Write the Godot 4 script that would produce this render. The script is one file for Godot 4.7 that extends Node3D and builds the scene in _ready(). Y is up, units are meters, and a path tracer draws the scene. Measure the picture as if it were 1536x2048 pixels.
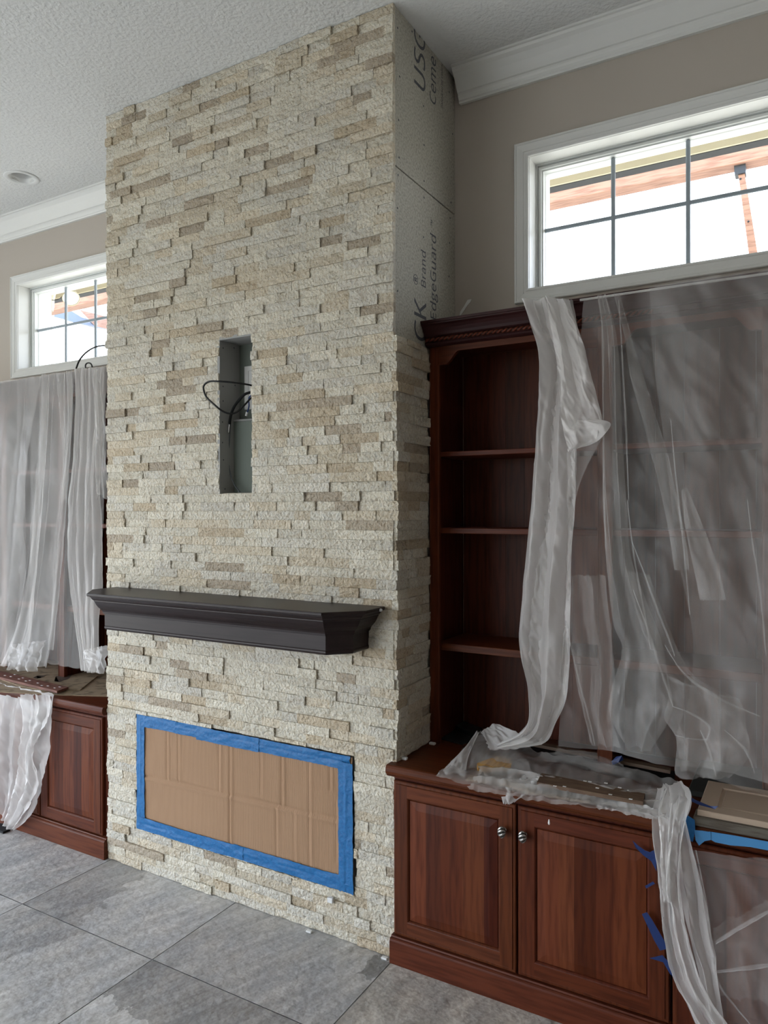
extends Node3D

# ---------------------------------------------------------------- small mesh builder (triangles with flat normals)
class MB:
	var v := PackedVector3Array()
	var n := PackedVector3Array()
	var c := PackedColorArray()
	var col := Color.WHITE
	var xf := Transform3D.IDENTITY
	var flip := false

	func turned(t: Transform3D) -> MB:
		xf = t
		flip = t.basis.determinant() < 0.0
		return self

	func tint(k: Color) -> MB:
		col = k
		return self

	func tri(a: Vector3, b: Vector3, d: Vector3) -> void:
		a = xf * a
		b = xf * b
		d = xf * d
		if flip:
			var keep := b
			b = d
			d = keep
		var nn := (d - a).cross(b - a)
		if nn.length_squared() < 1e-18:
			return
		nn = nn.normalized()
		v.append(a)
		v.append(b)
		v.append(d)
		for k in 3:
			n.append(nn)
			c.append(col)

	func tric(a: Vector3, b: Vector3, d: Vector3, ca: Color, cb: Color, cd: Color) -> void:
		var before := v.size()
		tri(a, b, d)
		if v.size() > before:
			c[before] = ca
			c[before + 1] = cb
			c[before + 2] = cd

	func quad(a: Vector3, b: Vector3, d: Vector3, e: Vector3) -> void:
		tri(a, b, d)
		tri(a, d, e)

	# a quad turned so that it faces away from the point o
	func quad_out(a: Vector3, b: Vector3, d: Vector3, e: Vector3, o: Vector3) -> void:
		if (d - a).cross(b - a).dot((a + b + d + e) * 0.25 - o) < 0.0:
			quad(a, e, d, b)
		else:
			quad(a, b, d, e)

	func tri_out(a: Vector3, b: Vector3, d: Vector3, o: Vector3) -> void:
		if (d - a).cross(b - a).dot((a + b + d) / 3.0 - o) < 0.0:
			tri(a, d, b)
		else:
			tri(a, b, d)

	# box from corner to corner with chamfered edges
	func box(p0: Vector3, p1: Vector3, bev := 0.0) -> void:
		var o := (p0 + p1) * 0.5
		var h := (p1 - p0).abs() * 0.5
		bev = minf(bev, minf(h.x, minf(h.y, h.z)) * 0.9)
		if bev <= 0.0:
			for axis in 3:
				for s in [-1.0, 1.0]:
					var q := []
					for w in [[-1, -1], [1, -1], [1, 1], [-1, 1]]:
						var d := Vector3.ZERO
						d[axis] = h[axis] * s
						d[(axis + 1) % 3] = h[(axis + 1) % 3] * w[0]
						d[(axis + 2) % 3] = h[(axis + 2) % 3] * w[1]
						q.append(o + d)
					quad_out(q[0], q[1], q[2], q[3], o)
			return
		for axis in 3:
			for s in [-1.0, 1.0]:
				var q := []
				for w in [[-1, -1], [1, -1], [1, 1], [-1, 1]]:
					q.append(o + cv(h, bev, axis, s, w[0], w[1]))
				quad_out(q[0], q[1], q[2], q[3], o)
		for axis in 3:          # edges running along axis
			var a1 := (axis + 1) % 3
			var a2 := (axis + 2) % 3
			for s1 in [-1.0, 1.0]:
				for s2 in [-1.0, 1.0]:
					var q := []
					for e in [[-1.0, a1], [1.0, a1], [1.0, a2], [-1.0, a2]]:
						var d := Vector3.ZERO
						d[axis] = (h[axis] - bev) * e[0]
						d[a1] = s1 * (h[a1] if e[1] == a1 else h[a1] - bev)
						d[a2] = s2 * (h[a2] if e[1] == a2 else h[a2] - bev)
						q.append(o + d)
					quad_out(q[0], q[1], q[2], q[3], o)
		for sx in [-1.0, 1.0]:
			for sy in [-1.0, 1.0]:
				for sz in [-1.0, 1.0]:
					var sg := Vector3(sx, sy, sz)
					tri_out(o + sg * Vector3(h.x, h.y - bev, h.z - bev), o + sg * Vector3(h.x - bev, h.y, h.z - bev), o + sg * Vector3(h.x - bev, h.y - bev, h.z), o)

	func cv(h: Vector3, bev: float, axis: int, s: float, w1: float, w2: float) -> Vector3:
		var d := Vector3.ZERO
		d[axis] = h[axis] * s
		d[(axis + 1) % 3] = (h[(axis + 1) % 3] - bev) * w1
		d[(axis + 2) % 3] = (h[(axis + 2) % 3] - bev) * w2
		return d

	# rectangular frame facing +z whose section is a list of (inset from the outer edge, z)
	func frame(x0: float, y0: float, x1: float, y1: float, prof: Array) -> void:
		for k in prof.size() - 1:
			var a: Vector2 = prof[k]
			var b: Vector2 = prof[k + 1]
			var pa := [Vector3(x0 + a.x, y0 + a.x, a.y), Vector3(x1 - a.x, y0 + a.x, a.y), Vector3(x1 - a.x, y1 - a.x, a.y), Vector3(x0 + a.x, y1 - a.x, a.y)]
			var pb := [Vector3(x0 + b.x, y0 + b.x, b.y), Vector3(x1 - b.x, y0 + b.x, b.y), Vector3(x1 - b.x, y1 - b.x, b.y), Vector3(x0 + b.x, y1 - b.x, b.y)]
			for i in 4:
				var j := (i + 1) % 4
				quad(pa[i], pb[i], pb[j], pa[j])

	# section (z, y) run along x
	func run_x(prof: Array, x0: float, x1: float, caps := true) -> void:
		var o := Vector3.ZERO
		for q in prof:
			o += Vector3((x0 + x1) * 0.5, q.y, q.x)
		o /= prof.size()
		for k in prof.size():
			var a: Vector2 = prof[k]
			var b: Vector2 = prof[(k + 1) % prof.size()]
			quad_out(Vector3(x0, a.y, a.x), Vector3(x1, a.y, a.x), Vector3(x1, b.y, b.x), Vector3(x0, b.y, b.x), o)
		if caps:
			var flat := PackedVector2Array(prof)
			var idx := Geometry2D.triangulate_polygon(flat)
			for t in range(0, idx.size(), 3):
				for x in [x0, x1]:
					tri_out(Vector3(x, flat[idx[t]].y, flat[idx[t]].x), Vector3(x, flat[idx[t + 1]].y, flat[idx[t + 1]].x), Vector3(x, flat[idx[t + 2]].y, flat[idx[t + 2]].x), o)

	# flat polygon given in 3D, thickened along up
	func slab(poly: Array, up: Vector3) -> void:
		var o := Vector3.ZERO
		for q in poly:
			o += q
		o = o / poly.size() + up * 0.5
		var ax := up.normalized()
		var ux := ax.cross(Vector3(0.31, 0.2, 0.93)).normalized()
		var uy := ax.cross(ux)
		var flat := PackedVector2Array()
		for q in poly:
			flat.append(Vector2((q - o).dot(ux), (q - o).dot(uy)))
		var idx := Geometry2D.triangulate_polygon(flat)
		for t in range(0, idx.size(), 3):
			var a: Vector3 = poly[idx[t]]
			var b: Vector3 = poly[idx[t + 1]]
			var d: Vector3 = poly[idx[t + 2]]
			tri_out(a, b, d, (a + b + d) / 3.0 + up)
			tri_out(a + up, b + up, d + up, (a + b + d) / 3.0)
		for k in poly.size():
			var a: Vector3 = poly[k]
			var b: Vector3 = poly[(k + 1) % poly.size()]
			quad_out(a, b, b + up, a + up, o)

	func make(m: Material) -> ArrayMesh:
		var arr := []
		arr.resize(Mesh.ARRAY_MAX)
		arr[Mesh.ARRAY_VERTEX] = v
		arr[Mesh.ARRAY_NORMAL] = n
		arr[Mesh.ARRAY_COLOR] = c
		var am := ArrayMesh.new()
		am.add_surface_from_arrays(Mesh.PRIMITIVE_TRIANGLES, arr)
		am.surface_set_material(0, m)
		return am


# ---------------------------------------------------------------- names, tags and nodes
var used := {}
var rng := RandomNumberGenerator.new()
var M := {}
const H := 3.66
const WZ := -0.579          # inner face of the wall with the windows


func numbered(called: String) -> String:
	used[called] = used.get(called, -1) + 1
	return called if used[called] == 0 else "%s_%03d" % [called, used[called]]


func tag(o: Node3D, label: String, category: String, group := "") -> Node3D:
	o.set_meta("label", label)
	o.set_meta("category", category)
	if group:
		o.set_meta("group", group)
	return o


func thing(called: String, label: String, category: String, at := Vector3.ZERO, group := "") -> Node3D:
	var o := Node3D.new()
	o.name = numbered(called)
	add_child(o)
	o.position = at
	return tag(o, label, category, group)


func setting(called: String, label := "", category := "") -> Node3D:
	var o := Node3D.new()
	o.name = numbered(called)
	add_child(o)
	o.set_meta("kind", "structure")
	if label:
		tag(o, label, category)
	return o


func part(called: String, mb: MB, m: Material, parent: Node) -> MeshInstance3D:
	return part_mesh(called, mb.make(m), parent)


func part_mesh(called: String, mesh: Mesh, parent: Node) -> MeshInstance3D:
	var o := MeshInstance3D.new()
	o.name = called if parent != self else numbered(called)
	o.mesh = mesh
	# parts are modelled in world axes; a thing stands at its base
	if parent is Node3D and parent != self:
		var p: Node = parent
		var off := Vector3.ZERO
		while p != self and p is Node3D:
			off += p.position
			p = p.get_parent()
		o.position = -off
	parent.add_child(o, true)
	return o


# ---------------------------------------------------------------- textures and materials
func noise(sd: int, freq: float, oct := 4, type := FastNoiseLite.TYPE_SIMPLEX_SMOOTH) -> FastNoiseLite:
	var f := FastNoiseLite.new()
	f.seed = sd
	f.frequency = freq
	f.noise_type = type
	f.fractal_octaves = oct
	return f


func grey(sd: int, freq: float, oct: int, size := 512, type := FastNoiseLite.TYPE_SIMPLEX_SMOOTH) -> Image:
	return noise(sd, freq, oct, type).get_seamless_image(size, size)


func tex(im: Image) -> ImageTexture:
	return ImageTexture.create_from_image(im)


# colours mixed along a ramp by a grey image: [[at, Color], ...]
func ramp(im: Image, stops: Array) -> Image:
	var lut := PackedByteArray()
	lut.resize(256 * 3)
	for k in 256:
		var t := k / 255.0
		var cc: Color = stops[0][1]
		for j in stops.size() - 1:
			if t >= stops[j][0]:
				cc = (stops[j][1] as Color).lerp(stops[j + 1][1], clampf((t - stops[j][0]) / (stops[j + 1][0] - stops[j][0]), 0, 1))
		lut[k * 3] = int(cc.r * 255)
		lut[k * 3 + 1] = int(cc.g * 255)
		lut[k * 3 + 2] = int(cc.b * 255)
	var g := im.duplicate() as Image
	g.convert(Image.FORMAT_L8)
	var src := g.get_data()
	var out := PackedByteArray()
	out.resize(src.size() * 3)
	for k in src.size():
		var q := src[k] * 3
		out[k * 3] = lut[q]
		out[k * 3 + 1] = lut[q + 1]
		out[k * 3 + 2] = lut[q + 2]
	return Image.create_from_data(g.get_width(), g.get_height(), false, Image.FORMAT_RGB8, out)


func mat(key: String, col: Color, rough: float, o := {}) -> StandardMaterial3D:
	var m := StandardMaterial3D.new()
	m.resource_name = key
	m.albedo_color = col
	m.roughness = rough
	m.metallic = o.get("metal", 0.0)
	m.metallic_specular = o.get("spec", 0.5)
	m.vertex_color_use_as_albedo = o.get("vc", false)
	if o.has("tex"):
		m.albedo_texture = o.tex
	if o.has("bump"):
		m.heightmap_enabled = true
		m.heightmap_texture = o.bump
		m.heightmap_scale = o.get("relief", 0.1)
	if o.has("scale"):
		m.uv1_triplanar = true
		m.uv1_world_triplanar = true
		m.uv1_scale = o.scale
	M[key] = m
	return m


func film(key: String, col: Color, alpha: float, rough: float, back: float) -> void:
	var m := mat(key, Color(col.r, col.g, col.b, alpha), rough)
	m.metallic_specular = 0.75
	m.transparency = BaseMaterial3D.TRANSPARENCY_ALPHA
	m.cull_mode = BaseMaterial3D.CULL_DISABLED
	m.backlight_enabled = back > 0.0
	m.backlight = Color(back, back, back).linear_to_srgb()


func materials() -> void:
	var fine := tex(grey(11, 0.02, 5))
	# natural quartzite: pale mottled mineral grain under each stone's own tint
	var quartz := ramp(grey(21, 0.022, 6), [[0.0, Color(0.80, 0.76, 0.69)], [0.35, Color(0.91, 0.89, 0.85)], [0.55, Color(0.97, 0.96, 0.93)], [0.75, Color(0.9, 0.9, 0.89)], [1.0, Color(1, 0.98, 0.93)]])
	mat("stone", Color(1, 1, 1), 0.72, {"vc": true, "tex": tex(quartz), "bump": tex(grey(22, 0.03, 6)), "relief": 0.6, "scale": Vector3(4.2, 4.2, 4.2)})
	mat("mortar", Color(0.66, 0.63, 0.57), 0.95)
	mat("ceiling", Color(0.88, 0.88, 0.87), 0.9, {"bump": tex(grey(31, 0.028, 3)), "relief": 0.3, "scale": Vector3(2.6, 2.6, 2.6)})
	mat("paint", Color(0.725, 0.69, 0.648), 0.85)
	mat("trim", Color(0.88, 0.88, 0.865), 0.35)
	mat("vinyl", Color(0.88, 0.89, 0.88), 0.3)
	mat("muntin", Color(0.62, 0.66, 0.69), 0.4)  # backlit silhouette of the bars put into their colour
	var g := mat("glass", Color(1, 1, 1, 0.04), 0.02)
	g.transparency = BaseMaterial3D.TRANSPARENCY_ALPHA
	# cherry wood, grain along y, along x and along z
	var grain := ramp(grey(41, 0.012, 6), [[0.0, Color(0.74, 0.68, 0.65)], [0.4, Color(0.89, 0.86, 0.85)], [0.6, Color(0.97, 0.96, 0.96)], [1.0, Color(1.0, 1.0, 0.98)]])
	var gt := tex(grain)
	mat("wood_y", Color(1, 1, 1), 0.44, {"vc": true, "tex": gt, "scale": Vector3(7, 0.55, 7), "spec": 0.3})
	mat("wood_x", Color(1, 1, 1), 0.44, {"vc": true, "tex": gt, "scale": Vector3(0.55, 7, 7), "spec": 0.3})
	mat("wood_z", Color(1, 1, 1), 0.44, {"vc": true, "tex": gt, "scale": Vector3(7, 7, 0.55), "spec": 0.3})
	mat("espresso", Color(0.15, 0.10, 0.098), 0.36, {"tex": gt, "scale": Vector3(0.5, 8, 8), "spec": 0.38})
	mat("plank", Color(1, 1, 1), 0.6, {"vc": true, "tex": gt, "scale": Vector3(1.2, 9, 9)})
	mat("pine", Color(0.80, 0.62, 0.33), 0.6, {"tex": gt, "scale": Vector3(9, 9, 1.0)})
	mat("weathered", Color(0.40, 0.38, 0.34), 0.8, {"tex": gt, "scale": Vector3(1.5, 14, 14)})
	mat("black", Color(0.025, 0.025, 0.028), 0.5)
	mat("matt_black", Color(0.03, 0.03, 0.033), 0.85)
	mat("knob", Color(1, 1, 1), 0.3, {"vc": true, "metal": 0.9})
	mat("chrome", Color(0.75, 0.75, 0.74), 0.25, {"metal": 1.0})
	mat("white_plastic", Color(0.88, 0.88, 0.87), 0.4)
	mat("board", Color(0.74, 0.725, 0.68), 0.9, {"tex": tex(ramp(grey(51, 0.05, 5), [[0.0, Color(0.74, 0.74, 0.74)], [0.5, Color(0.92, 0.92, 0.91)], [1.0, Color(1, 1, 1)]])), "bump": fine, "relief": 0.16, "scale": Vector3(3, 3, 3)})
	mat("ink", Color(0.30, 0.31, 0.33), 0.8)
	mat("drywall", Color(0.60, 0.60, 0.59), 0.9)
	mat("green_board", Color(0.44, 0.47, 0.44), 0.9)
	# corrugated cardboard: fine vertical flutes
	var fl := Image.create(256, 4, false, Image.FORMAT_L8)
	for x in 256:
		var q := 0.5 + 0.5 * sin(TAU * x * 16.0 / 256.0)
		for y in 4:
			fl.set_pixel(x, y, Color(q, q, q))
	mat("cardboard", Color(0.62, 0.49, 0.375), 0.85, {"bump": tex(fl), "relief": 0.09, "scale": Vector3(9, 9, 9)})
	mat("card_flat", Color(0.60, 0.52, 0.42), 0.9, {"tex": tex(ramp(grey(52, 0.012, 4), [[0.0, Color(0.62, 0.6, 0.58)], [0.45, Color(0.95, 0.95, 0.95)], [1.0, Color(1, 1, 1)]])), "scale": Vector3(2, 2, 2)})
	mat("tape", Color(0.06, 0.42, 0.65), 0.55, {"tex": tex(ramp(grey(53, 0.02, 4), [[0.0, Color(0.82, 0.84, 0.88)], [1.0, Color(1, 1, 1)]])), "bump": fine, "relief": 0.12, "scale": Vector3(5, 5, 5)})
	mat("tape_dark", Color(0.06, 0.17, 0.38), 0.5)
	mat("tape_pale", Color(0.27, 0.53, 0.74), 0.55)
	mat("beige_panel", Color(0.72, 0.64, 0.56), 0.55)
	mat("slate", Color(0.17, 0.18, 0.17), 0.7)
	mat("stucco", Color(0.62, 0.55, 0.46), 0.95, {"bump": tex(grey(33, 0.03, 5)), "relief": 1.4, "scale": Vector3(2.5, 2.5, 2.5)})
	mat("cream", Color(0.84, 0.82, 0.72), 0.6)
	mat("soffit", Color(0.64, 0.64, 0.60), 0.8, {"bump": tex(grey(34, 0.05, 3)), "relief": 0.6, "scale": Vector3(6, 6, 6)})
	mat("dark_gap_shade", Color(0.10, 0.115, 0.13), 0.8)  # near-black for open gaps and for strips that paint shade
	mat("cedar", Color(0.58, 0.45, 0.39), 0.75, {"tex": gt, "scale": Vector3(0.8, 8, 8)})  # timber colour paled to carry the glare around it
	mat("steel_dark", Color(0.10, 0.13, 0.17), 0.5, {"metal": 0.3})
	mat("roof_blue", Color(0.36, 0.41, 0.50), 0.7)
	mat("ground", Color(0.46, 0.46, 0.44), 0.95)
	mat("blue_wire", Color(0.08, 0.22, 0.46), 0.4)
	mat("grey_wire", Color(0.33, 0.35, 0.37), 0.5)
	mat("grout", Color(0.70, 0.695, 0.69), 0.95)
	var clear := Color(0.93, 0.915, 0.90)
	film("film", clear, 0.19, 0.28, 0.5)
	film("film_thin", clear, 0.12, 0.28, 0.5)
	film("film_mid", clear, 0.29, 0.28, 0.5)
	film("film_thick", clear, 0.5, 0.3, 0.5)


# ---------------------------------------------------------------- shape helpers
func smooth_mesh(pts: PackedVector3Array, idx: PackedInt32Array, m: Material, cols := PackedColorArray()) -> ArrayMesh:
	var nn := PackedVector3Array()
	nn.resize(pts.size())
	for t in range(0, idx.size(), 3):
		var a := pts[idx[t]]
		var f := (pts[idx[t + 2]] - a).cross(pts[idx[t + 1]] - a)
		for k in 3:
			nn[idx[t + k]] += f
	for k in nn.size():
		nn[k] = nn[k].normalized() if nn[k].length_squared() > 1e-20 else Vector3.UP
	var arr := []
	arr.resize(Mesh.ARRAY_MAX)
	arr[Mesh.ARRAY_VERTEX] = pts
	arr[Mesh.ARRAY_NORMAL] = nn
	arr[Mesh.ARRAY_INDEX] = idx
	if cols.size():
		arr[Mesh.ARRAY_COLOR] = cols
	var am := ArrayMesh.new()
	am.add_surface_from_arrays(Mesh.PRIMITIVE_TRIANGLES, arr)
	am.surface_set_material(0, m)
	return am


func poly_at(pts: Array, t: float) -> Vector3:
	# smooth curve through the points, spaced by length
	if pts.size() == 2:
		return pts[0].lerp(pts[1], t)
	var total := 0.0
	for k in pts.size() - 1:
		total += pts[k].distance_to(pts[k + 1])
	var want := t * total
	for k in pts.size() - 1:
		var d: float = pts[k].distance_to(pts[k + 1])
		if want <= d or k == pts.size() - 2:
			var w := clampf(want / maxf(d, 1e-6), 0.0, 1.0)
			var a: Vector3 = pts[maxi(k - 1, 0)]
			var e: Vector3 = pts[mini(k + 2, pts.size() - 1)]
			return (pts[k] as Vector3).cubic_interpolate(pts[k + 1], a, e, w)
		want -= d
	return pts[-1]


func tube(pts: Array, r: float, m: Material, steps := 40, sides := 8) -> ArrayMesh:
	var v := PackedVector3Array()
	var idx := PackedInt32Array()
	var up := Vector3(0.3, 0.2, 1).normalized()
	for j in steps + 1:
		var t := float(j) / steps
		var p := poly_at(pts, t)
		var d := (poly_at(pts, minf(t + 0.01, 1)) - poly_at(pts, maxf(t - 0.01, 0))).normalized()
		var a := d.cross(up).normalized()
		var b := d.cross(a)
		for i in sides:
			var w := TAU * i / sides
			v.append(p + (a * cos(w) + b * sin(w)) * r)
	for j in steps:
		for i in sides:
			var k := (i + 1) % sides
			idx.append_array([j * sides + i, j * sides + k, (j + 1) * sides + k, j * sides + i, (j + 1) * sides + k, (j + 1) * sides + i])
	for e in [0, steps]:
		for i in range(1, sides - 1):
			if e == 0:
				idx.append_array([0, i + 1, i])
			else:
				idx.append_array([e * sides, e * sides + i, e * sides + i + 1])
	return smooth_mesh(v, idx, m)


# surface of revolution about axis through o: profile of (radius, height)
func lathe(prof: Array, o: Vector3, axis: Vector3, m: Material, segs := 32) -> ArrayMesh:
	var v := PackedVector3Array()
	var idx := PackedInt32Array()
	var a := axis.cross(Vector3(0.2, 0.31, 0.93)).normalized()
	var b := axis.cross(a).normalized()
	for q in prof:
		for i in segs:
			var w := TAU * i / segs
			v.append(o + axis * q.y + (a * cos(w) + b * sin(w)) * q.x)
	for j in prof.size() - 1:
		for i in segs:
			var k := (i + 1) % segs
			idx.append_array([j * segs + i, (j + 1) * segs + i, (j + 1) * segs + k, j * segs + i, (j + 1) * segs + k, j * segs + k])
	return smooth_mesh(v, idx, m)


# hanging or lying film between two edge curves, with pleats and crumples
func drape(left: Array, right: Array, m: Material, o := {}) -> ArrayMesh:
	var nu: int = o.get("nu", 60)
	var nv: int = o.get("nv", 90)
	var k: float = o.get("k", 3.0)
	var amp: float = o.get("amp", 0.015)
	var amp_end: float = o.get("amp_end", amp)
	var over: float = o.get("over", 0.0)
	var shear: float = o.get("shear", 0.0)
	var wr: float = o.get("wr", 0.004)
	var ws: float = o.get("ws", 6.0)
	var out: Vector3 = o.get("out", Vector3(0, 0, 1))
	var sd: int = o.get("seed", 1)
	var n1 := noise(sd, 1.0, 2)
	var n2 := noise(sd + 50, 1.0, 3)
	n2.fractal_type = FastNoiseLite.FRACTAL_RIDGED
	var n3 := noise(sd + 90, 1.0, 2)
	var warp: float = o.get("warp", 2.2)
	var rag: float = o.get("rag", 0.006)
	var v := PackedVector3Array()
	var idx := PackedInt32Array()
	for j in nv + 1:
		var t := float(j) / nv
		var l := poly_at(left, t)
		var r := poly_at(right, t)
		var side := (r - l).normalized()
		for i in nu + 1:
			var s := float(i) / nu
			var w := TAU * (k * s + shear * t) + warp * n1.get_noise_2d(s * 2.2 * k / 3.0, t * 1.3 + sd)
			var f := sin(w)
			var p := l.lerp(r, s)
			var aa := lerpf(amp, amp_end, t) * (0.6 + 0.8 * absf(n3.get_noise_2d(s * 2.0, 3.0 * t + 7.0)))
			p += out * aa * signf(f) * pow(absf(f), 0.75)
			p += side * over * sin(2.0 * w + 0.6) * 0.5
			var q := p * ws
			p += out * wr * (n2.get_noise_3d(q.x + 0.6 * q.y, q.y * 0.35, q.z * 0.3) + 0.6 * n3.get_noise_3d(q.x * 2.0, q.y * 1.4 + q.x, q.z))
			if j == nv or j == 0:
				p += (poly_at(left, 1.0) - poly_at(left, 0.97)).normalized() * rag * n1.get_noise_2d(s * 14.0, sd + j)
			v.append(p)
	for j in nv:
		for i in nu:
			var a := j * (nu + 1) + i
			idx.append_array([a, a + 1, a + nu + 2, a, a + nu + 2, a + nu + 1])
	return smooth_mesh(v, idx, m)


# narrow folded ridge of film along a line
func crease(parent: Node, pts: Array, w: float, sd: int) -> void:
	var l := []
	var r := []
	for k in pts.size():
		var d: Vector3 = (pts[mini(k + 1, pts.size() - 1)] - pts[maxi(k - 1, 0)]).normalized()
		var s := d.cross(Vector3(0, 0, 1)).normalized()
		var f := sin(PI * (k + 0.35) / pts.size())
		var j := 0.5 + 0.5 * sin(k * 2.3 + sd)
		l.append(pts[k] - s * w * f * (0.35 + 0.5 * j))
		r.append(pts[k] + s * w * f * (0.75 - 0.4 * j))
	part_mesh("fold", drape(l, r, M.film, {"nu": 6, "nv": 50, "k": 0.5, "amp": w * 0.7, "over": w * 0.6, "wr": 0.003, "ws": 9.0, "warp": 0.4, "seed": sd}), parent)


# section (inset, y) swept round an open plan line (x, z), corners mitred, outside to the left of travel
func sweep(mb: MB, plan: Array, prof: Array) -> void:
	var rings := []
	for q in prof:
		var ring := []
		for i in plan.size():
			var d0: Vector2 = (plan[i] - plan[maxi(i - 1, 0)]).normalized() if i > 0 else (plan[1] - plan[0]).normalized()
			var d1: Vector2 = (plan[mini(i + 1, plan.size() - 1)] - plan[i]).normalized() if i < plan.size() - 1 else d0
			var n0 := Vector2(-d0.y, d0.x)
			var n1 := Vector2(-d1.y, d1.x)
			var nn := (n0 + n1).normalized()
			var w: Vector2 = plan[i] + nn * (q.x / maxf(nn.dot(n0), 0.3))
			if i == 0 or i == plan.size() - 1:
				w.y = plan[i].y
			ring.append(Vector3(w.x, q.y, w.y))
		rings.append(ring)
	var o := Vector3((plan[0].x + plan[-1].x) * 0.5, (prof[0].y + prof[-1].y) * 0.5, plan[0].y)
	for k in rings.size() - 1:
		for i in plan.size() - 1:
			mb.quad_out(rings[k][i], rings[k][i + 1], rings[k + 1][i + 1], rings[k + 1][i], o + Vector3(clampf((rings[k][i].x + rings[k][i + 1].x) * 0.5 - o.x, -0.4, 0.4), 0, 0))
	for k in [0, rings.size() - 1]:
		var poly := PackedVector2Array()
		for q in rings[k]:
			poly.append(Vector2(q.x, q.z))
		var idx := Geometry2D.triangulate_polygon(poly)
		for t in range(0, idx.size(), 3):
			mb.tri_out(rings[k][idx[t]], rings[k][idx[t + 1]], rings[k][idx[t + 2]], o)


func cherry(v := 0.0) -> Color:
	# linear base colour of one board, lighter and more orange as v grows
	var a := Color(0.042, 0.0065, 0.004)
	var b := Color(0.185, 0.054, 0.02)
	return a.lerp(b, clampf(0.42 + v + rng.randf_range(-0.05, 0.05), 0, 1))


# wall of boxes between x0..x1 and y0..y1 with rectangular holes (Rect2 in x, y)
func holed(mb: MB, x0: float, x1: float, y0: float, y1: float, z0: float, z1: float, holes: Array) -> void:
	var xs := [x0, x1]
	var ys := [y0, y1]
	for h in holes:
		xs.append_array([h.position.x, h.end.x])
		ys.append_array([h.position.y, h.end.y])
	xs.sort()
	ys.sort()
	for i in xs.size() - 1:
		for j in ys.size() - 1:
			if xs[i + 1] - xs[i] < 1e-5 or ys[j + 1] - ys[j] < 1e-5:
				continue
			var mid := Vector2((xs[i] + xs[i + 1]) * 0.5, (ys[j] + ys[j + 1]) * 0.5)
			var open := false
			for h in holes:
				open = open or h.has_point(mid)
			if not open:
				mb.box(Vector3(xs[i], ys[j], z0), Vector3(xs[i + 1], ys[j + 1], z1))


# one split-faced stone of the ledger panels: u along the course, v up, w out of the wall
func stone(mb: MB, u0: float, u1: float, v0: float, v1: float, proud: float, tone: Color, sd: int, rough: FastNoiseLite) -> void:
	var gap := 0.0004
	u0 += gap
	u1 -= gap
	v0 += gap
	v1 -= gap
	var nx := clampi(roundi((u1 - u0) / 0.021), 2, 10)
	var ny := 3 if v1 - v0 > 0.02 else 1
	var g := []
	var cc := []
	var brown := Color(0.40, 0.31, 0.205)
	for j in ny + 1:
		var row := []
		var crow := []
		for i in nx + 1:
			var u := lerpf(u0, u1, float(i) / nx)
			var v := lerpf(v0, v1, float(j) / ny)
			var edge := i == 0 or i == nx or j == 0 or j == ny
			if not edge:
				u += rng.randf_range(-0.004, 0.004)
				v += rng.randf_range(-0.003, 0.003)
			var w := proud + 0.0055 * rough.get_noise_3d(u * 34.0, v * 48.0, sd * 3.1) + rng.randf_range(-0.0012, 0.0012)
			if edge:
				w -= 0.0006 + rng.randf_range(0.0, 0.0016)
			row.append(Vector3(u, v, w))
			var k := clampf(rough.get_noise_3d(u * 16.0, v * 22.0, sd * 1.7 + 40.0) * 0.7 - 0.1, 0.0, 0.4)
			crow.append(tone.lerp(brown, k))
		g.append(row)
		cc.append(crow)
	for j in ny:
		for i in nx:
			if (i + j + sd) % 2:
				mb.tric(g[j][i], g[j + 1][i], g[j + 1][i + 1], cc[j][i], cc[j + 1][i], cc[j + 1][i + 1])
				mb.tric(g[j][i], g[j + 1][i + 1], g[j][i + 1], cc[j][i], cc[j + 1][i + 1], cc[j][i + 1])
			else:
				mb.tric(g[j][i], g[j + 1][i], g[j][i + 1], cc[j][i], cc[j + 1][i], cc[j][i + 1])
				mb.tric(g[j][i + 1], g[j + 1][i], g[j + 1][i + 1], cc[j][i + 1], cc[j + 1][i], cc[j + 1][i + 1])
	mb.col = tone
	var back := -0.0205
	var lo: Vector3 = Vector3(u0, v0, back)
	var hi: Vector3 = Vector3(u1, v1, back)
	for i in nx:
		mb.quad(g[0][i], g[0][i + 1], Vector3(g[0][i + 1].x, lo.y, back), Vector3(g[0][i].x, lo.y, back))
		mb.quad(g[ny][i + 1], g[ny][i], Vector3(g[ny][i].x, hi.y, back), Vector3(g[ny][i + 1].x, hi.y, back))
	for j in ny:
		mb.quad(g[j + 1][0], g[j][0], Vector3(lo.x, g[j][0].y, back), Vector3(lo.x, g[j + 1][0].y, back))
		mb.quad(g[j][nx], g[j + 1][nx], Vector3(hi.x, g[j + 1][nx].y, back), Vector3(hi.x, g[j][nx].y, back))


func stone_tone() -> Color:
	var k := rng.randf()
	var c: Color
	if k < 0.46:
		c = Color(0.70, 0.665, 0.585)
	elif k < 0.66:
		c = Color(0.66, 0.635, 0.58)
	elif k < 0.87:
		c = Color(0.645, 0.58, 0.475)
	elif k < 0.95:
		c = Color(0.55, 0.47, 0.36)
	else:
		c = Color(0.45, 0.39, 0.315)
	var b := rng.randf_range(0.9, 1.08)
	return Color(c.r * b, c.g * b, c.b * b)


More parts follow.
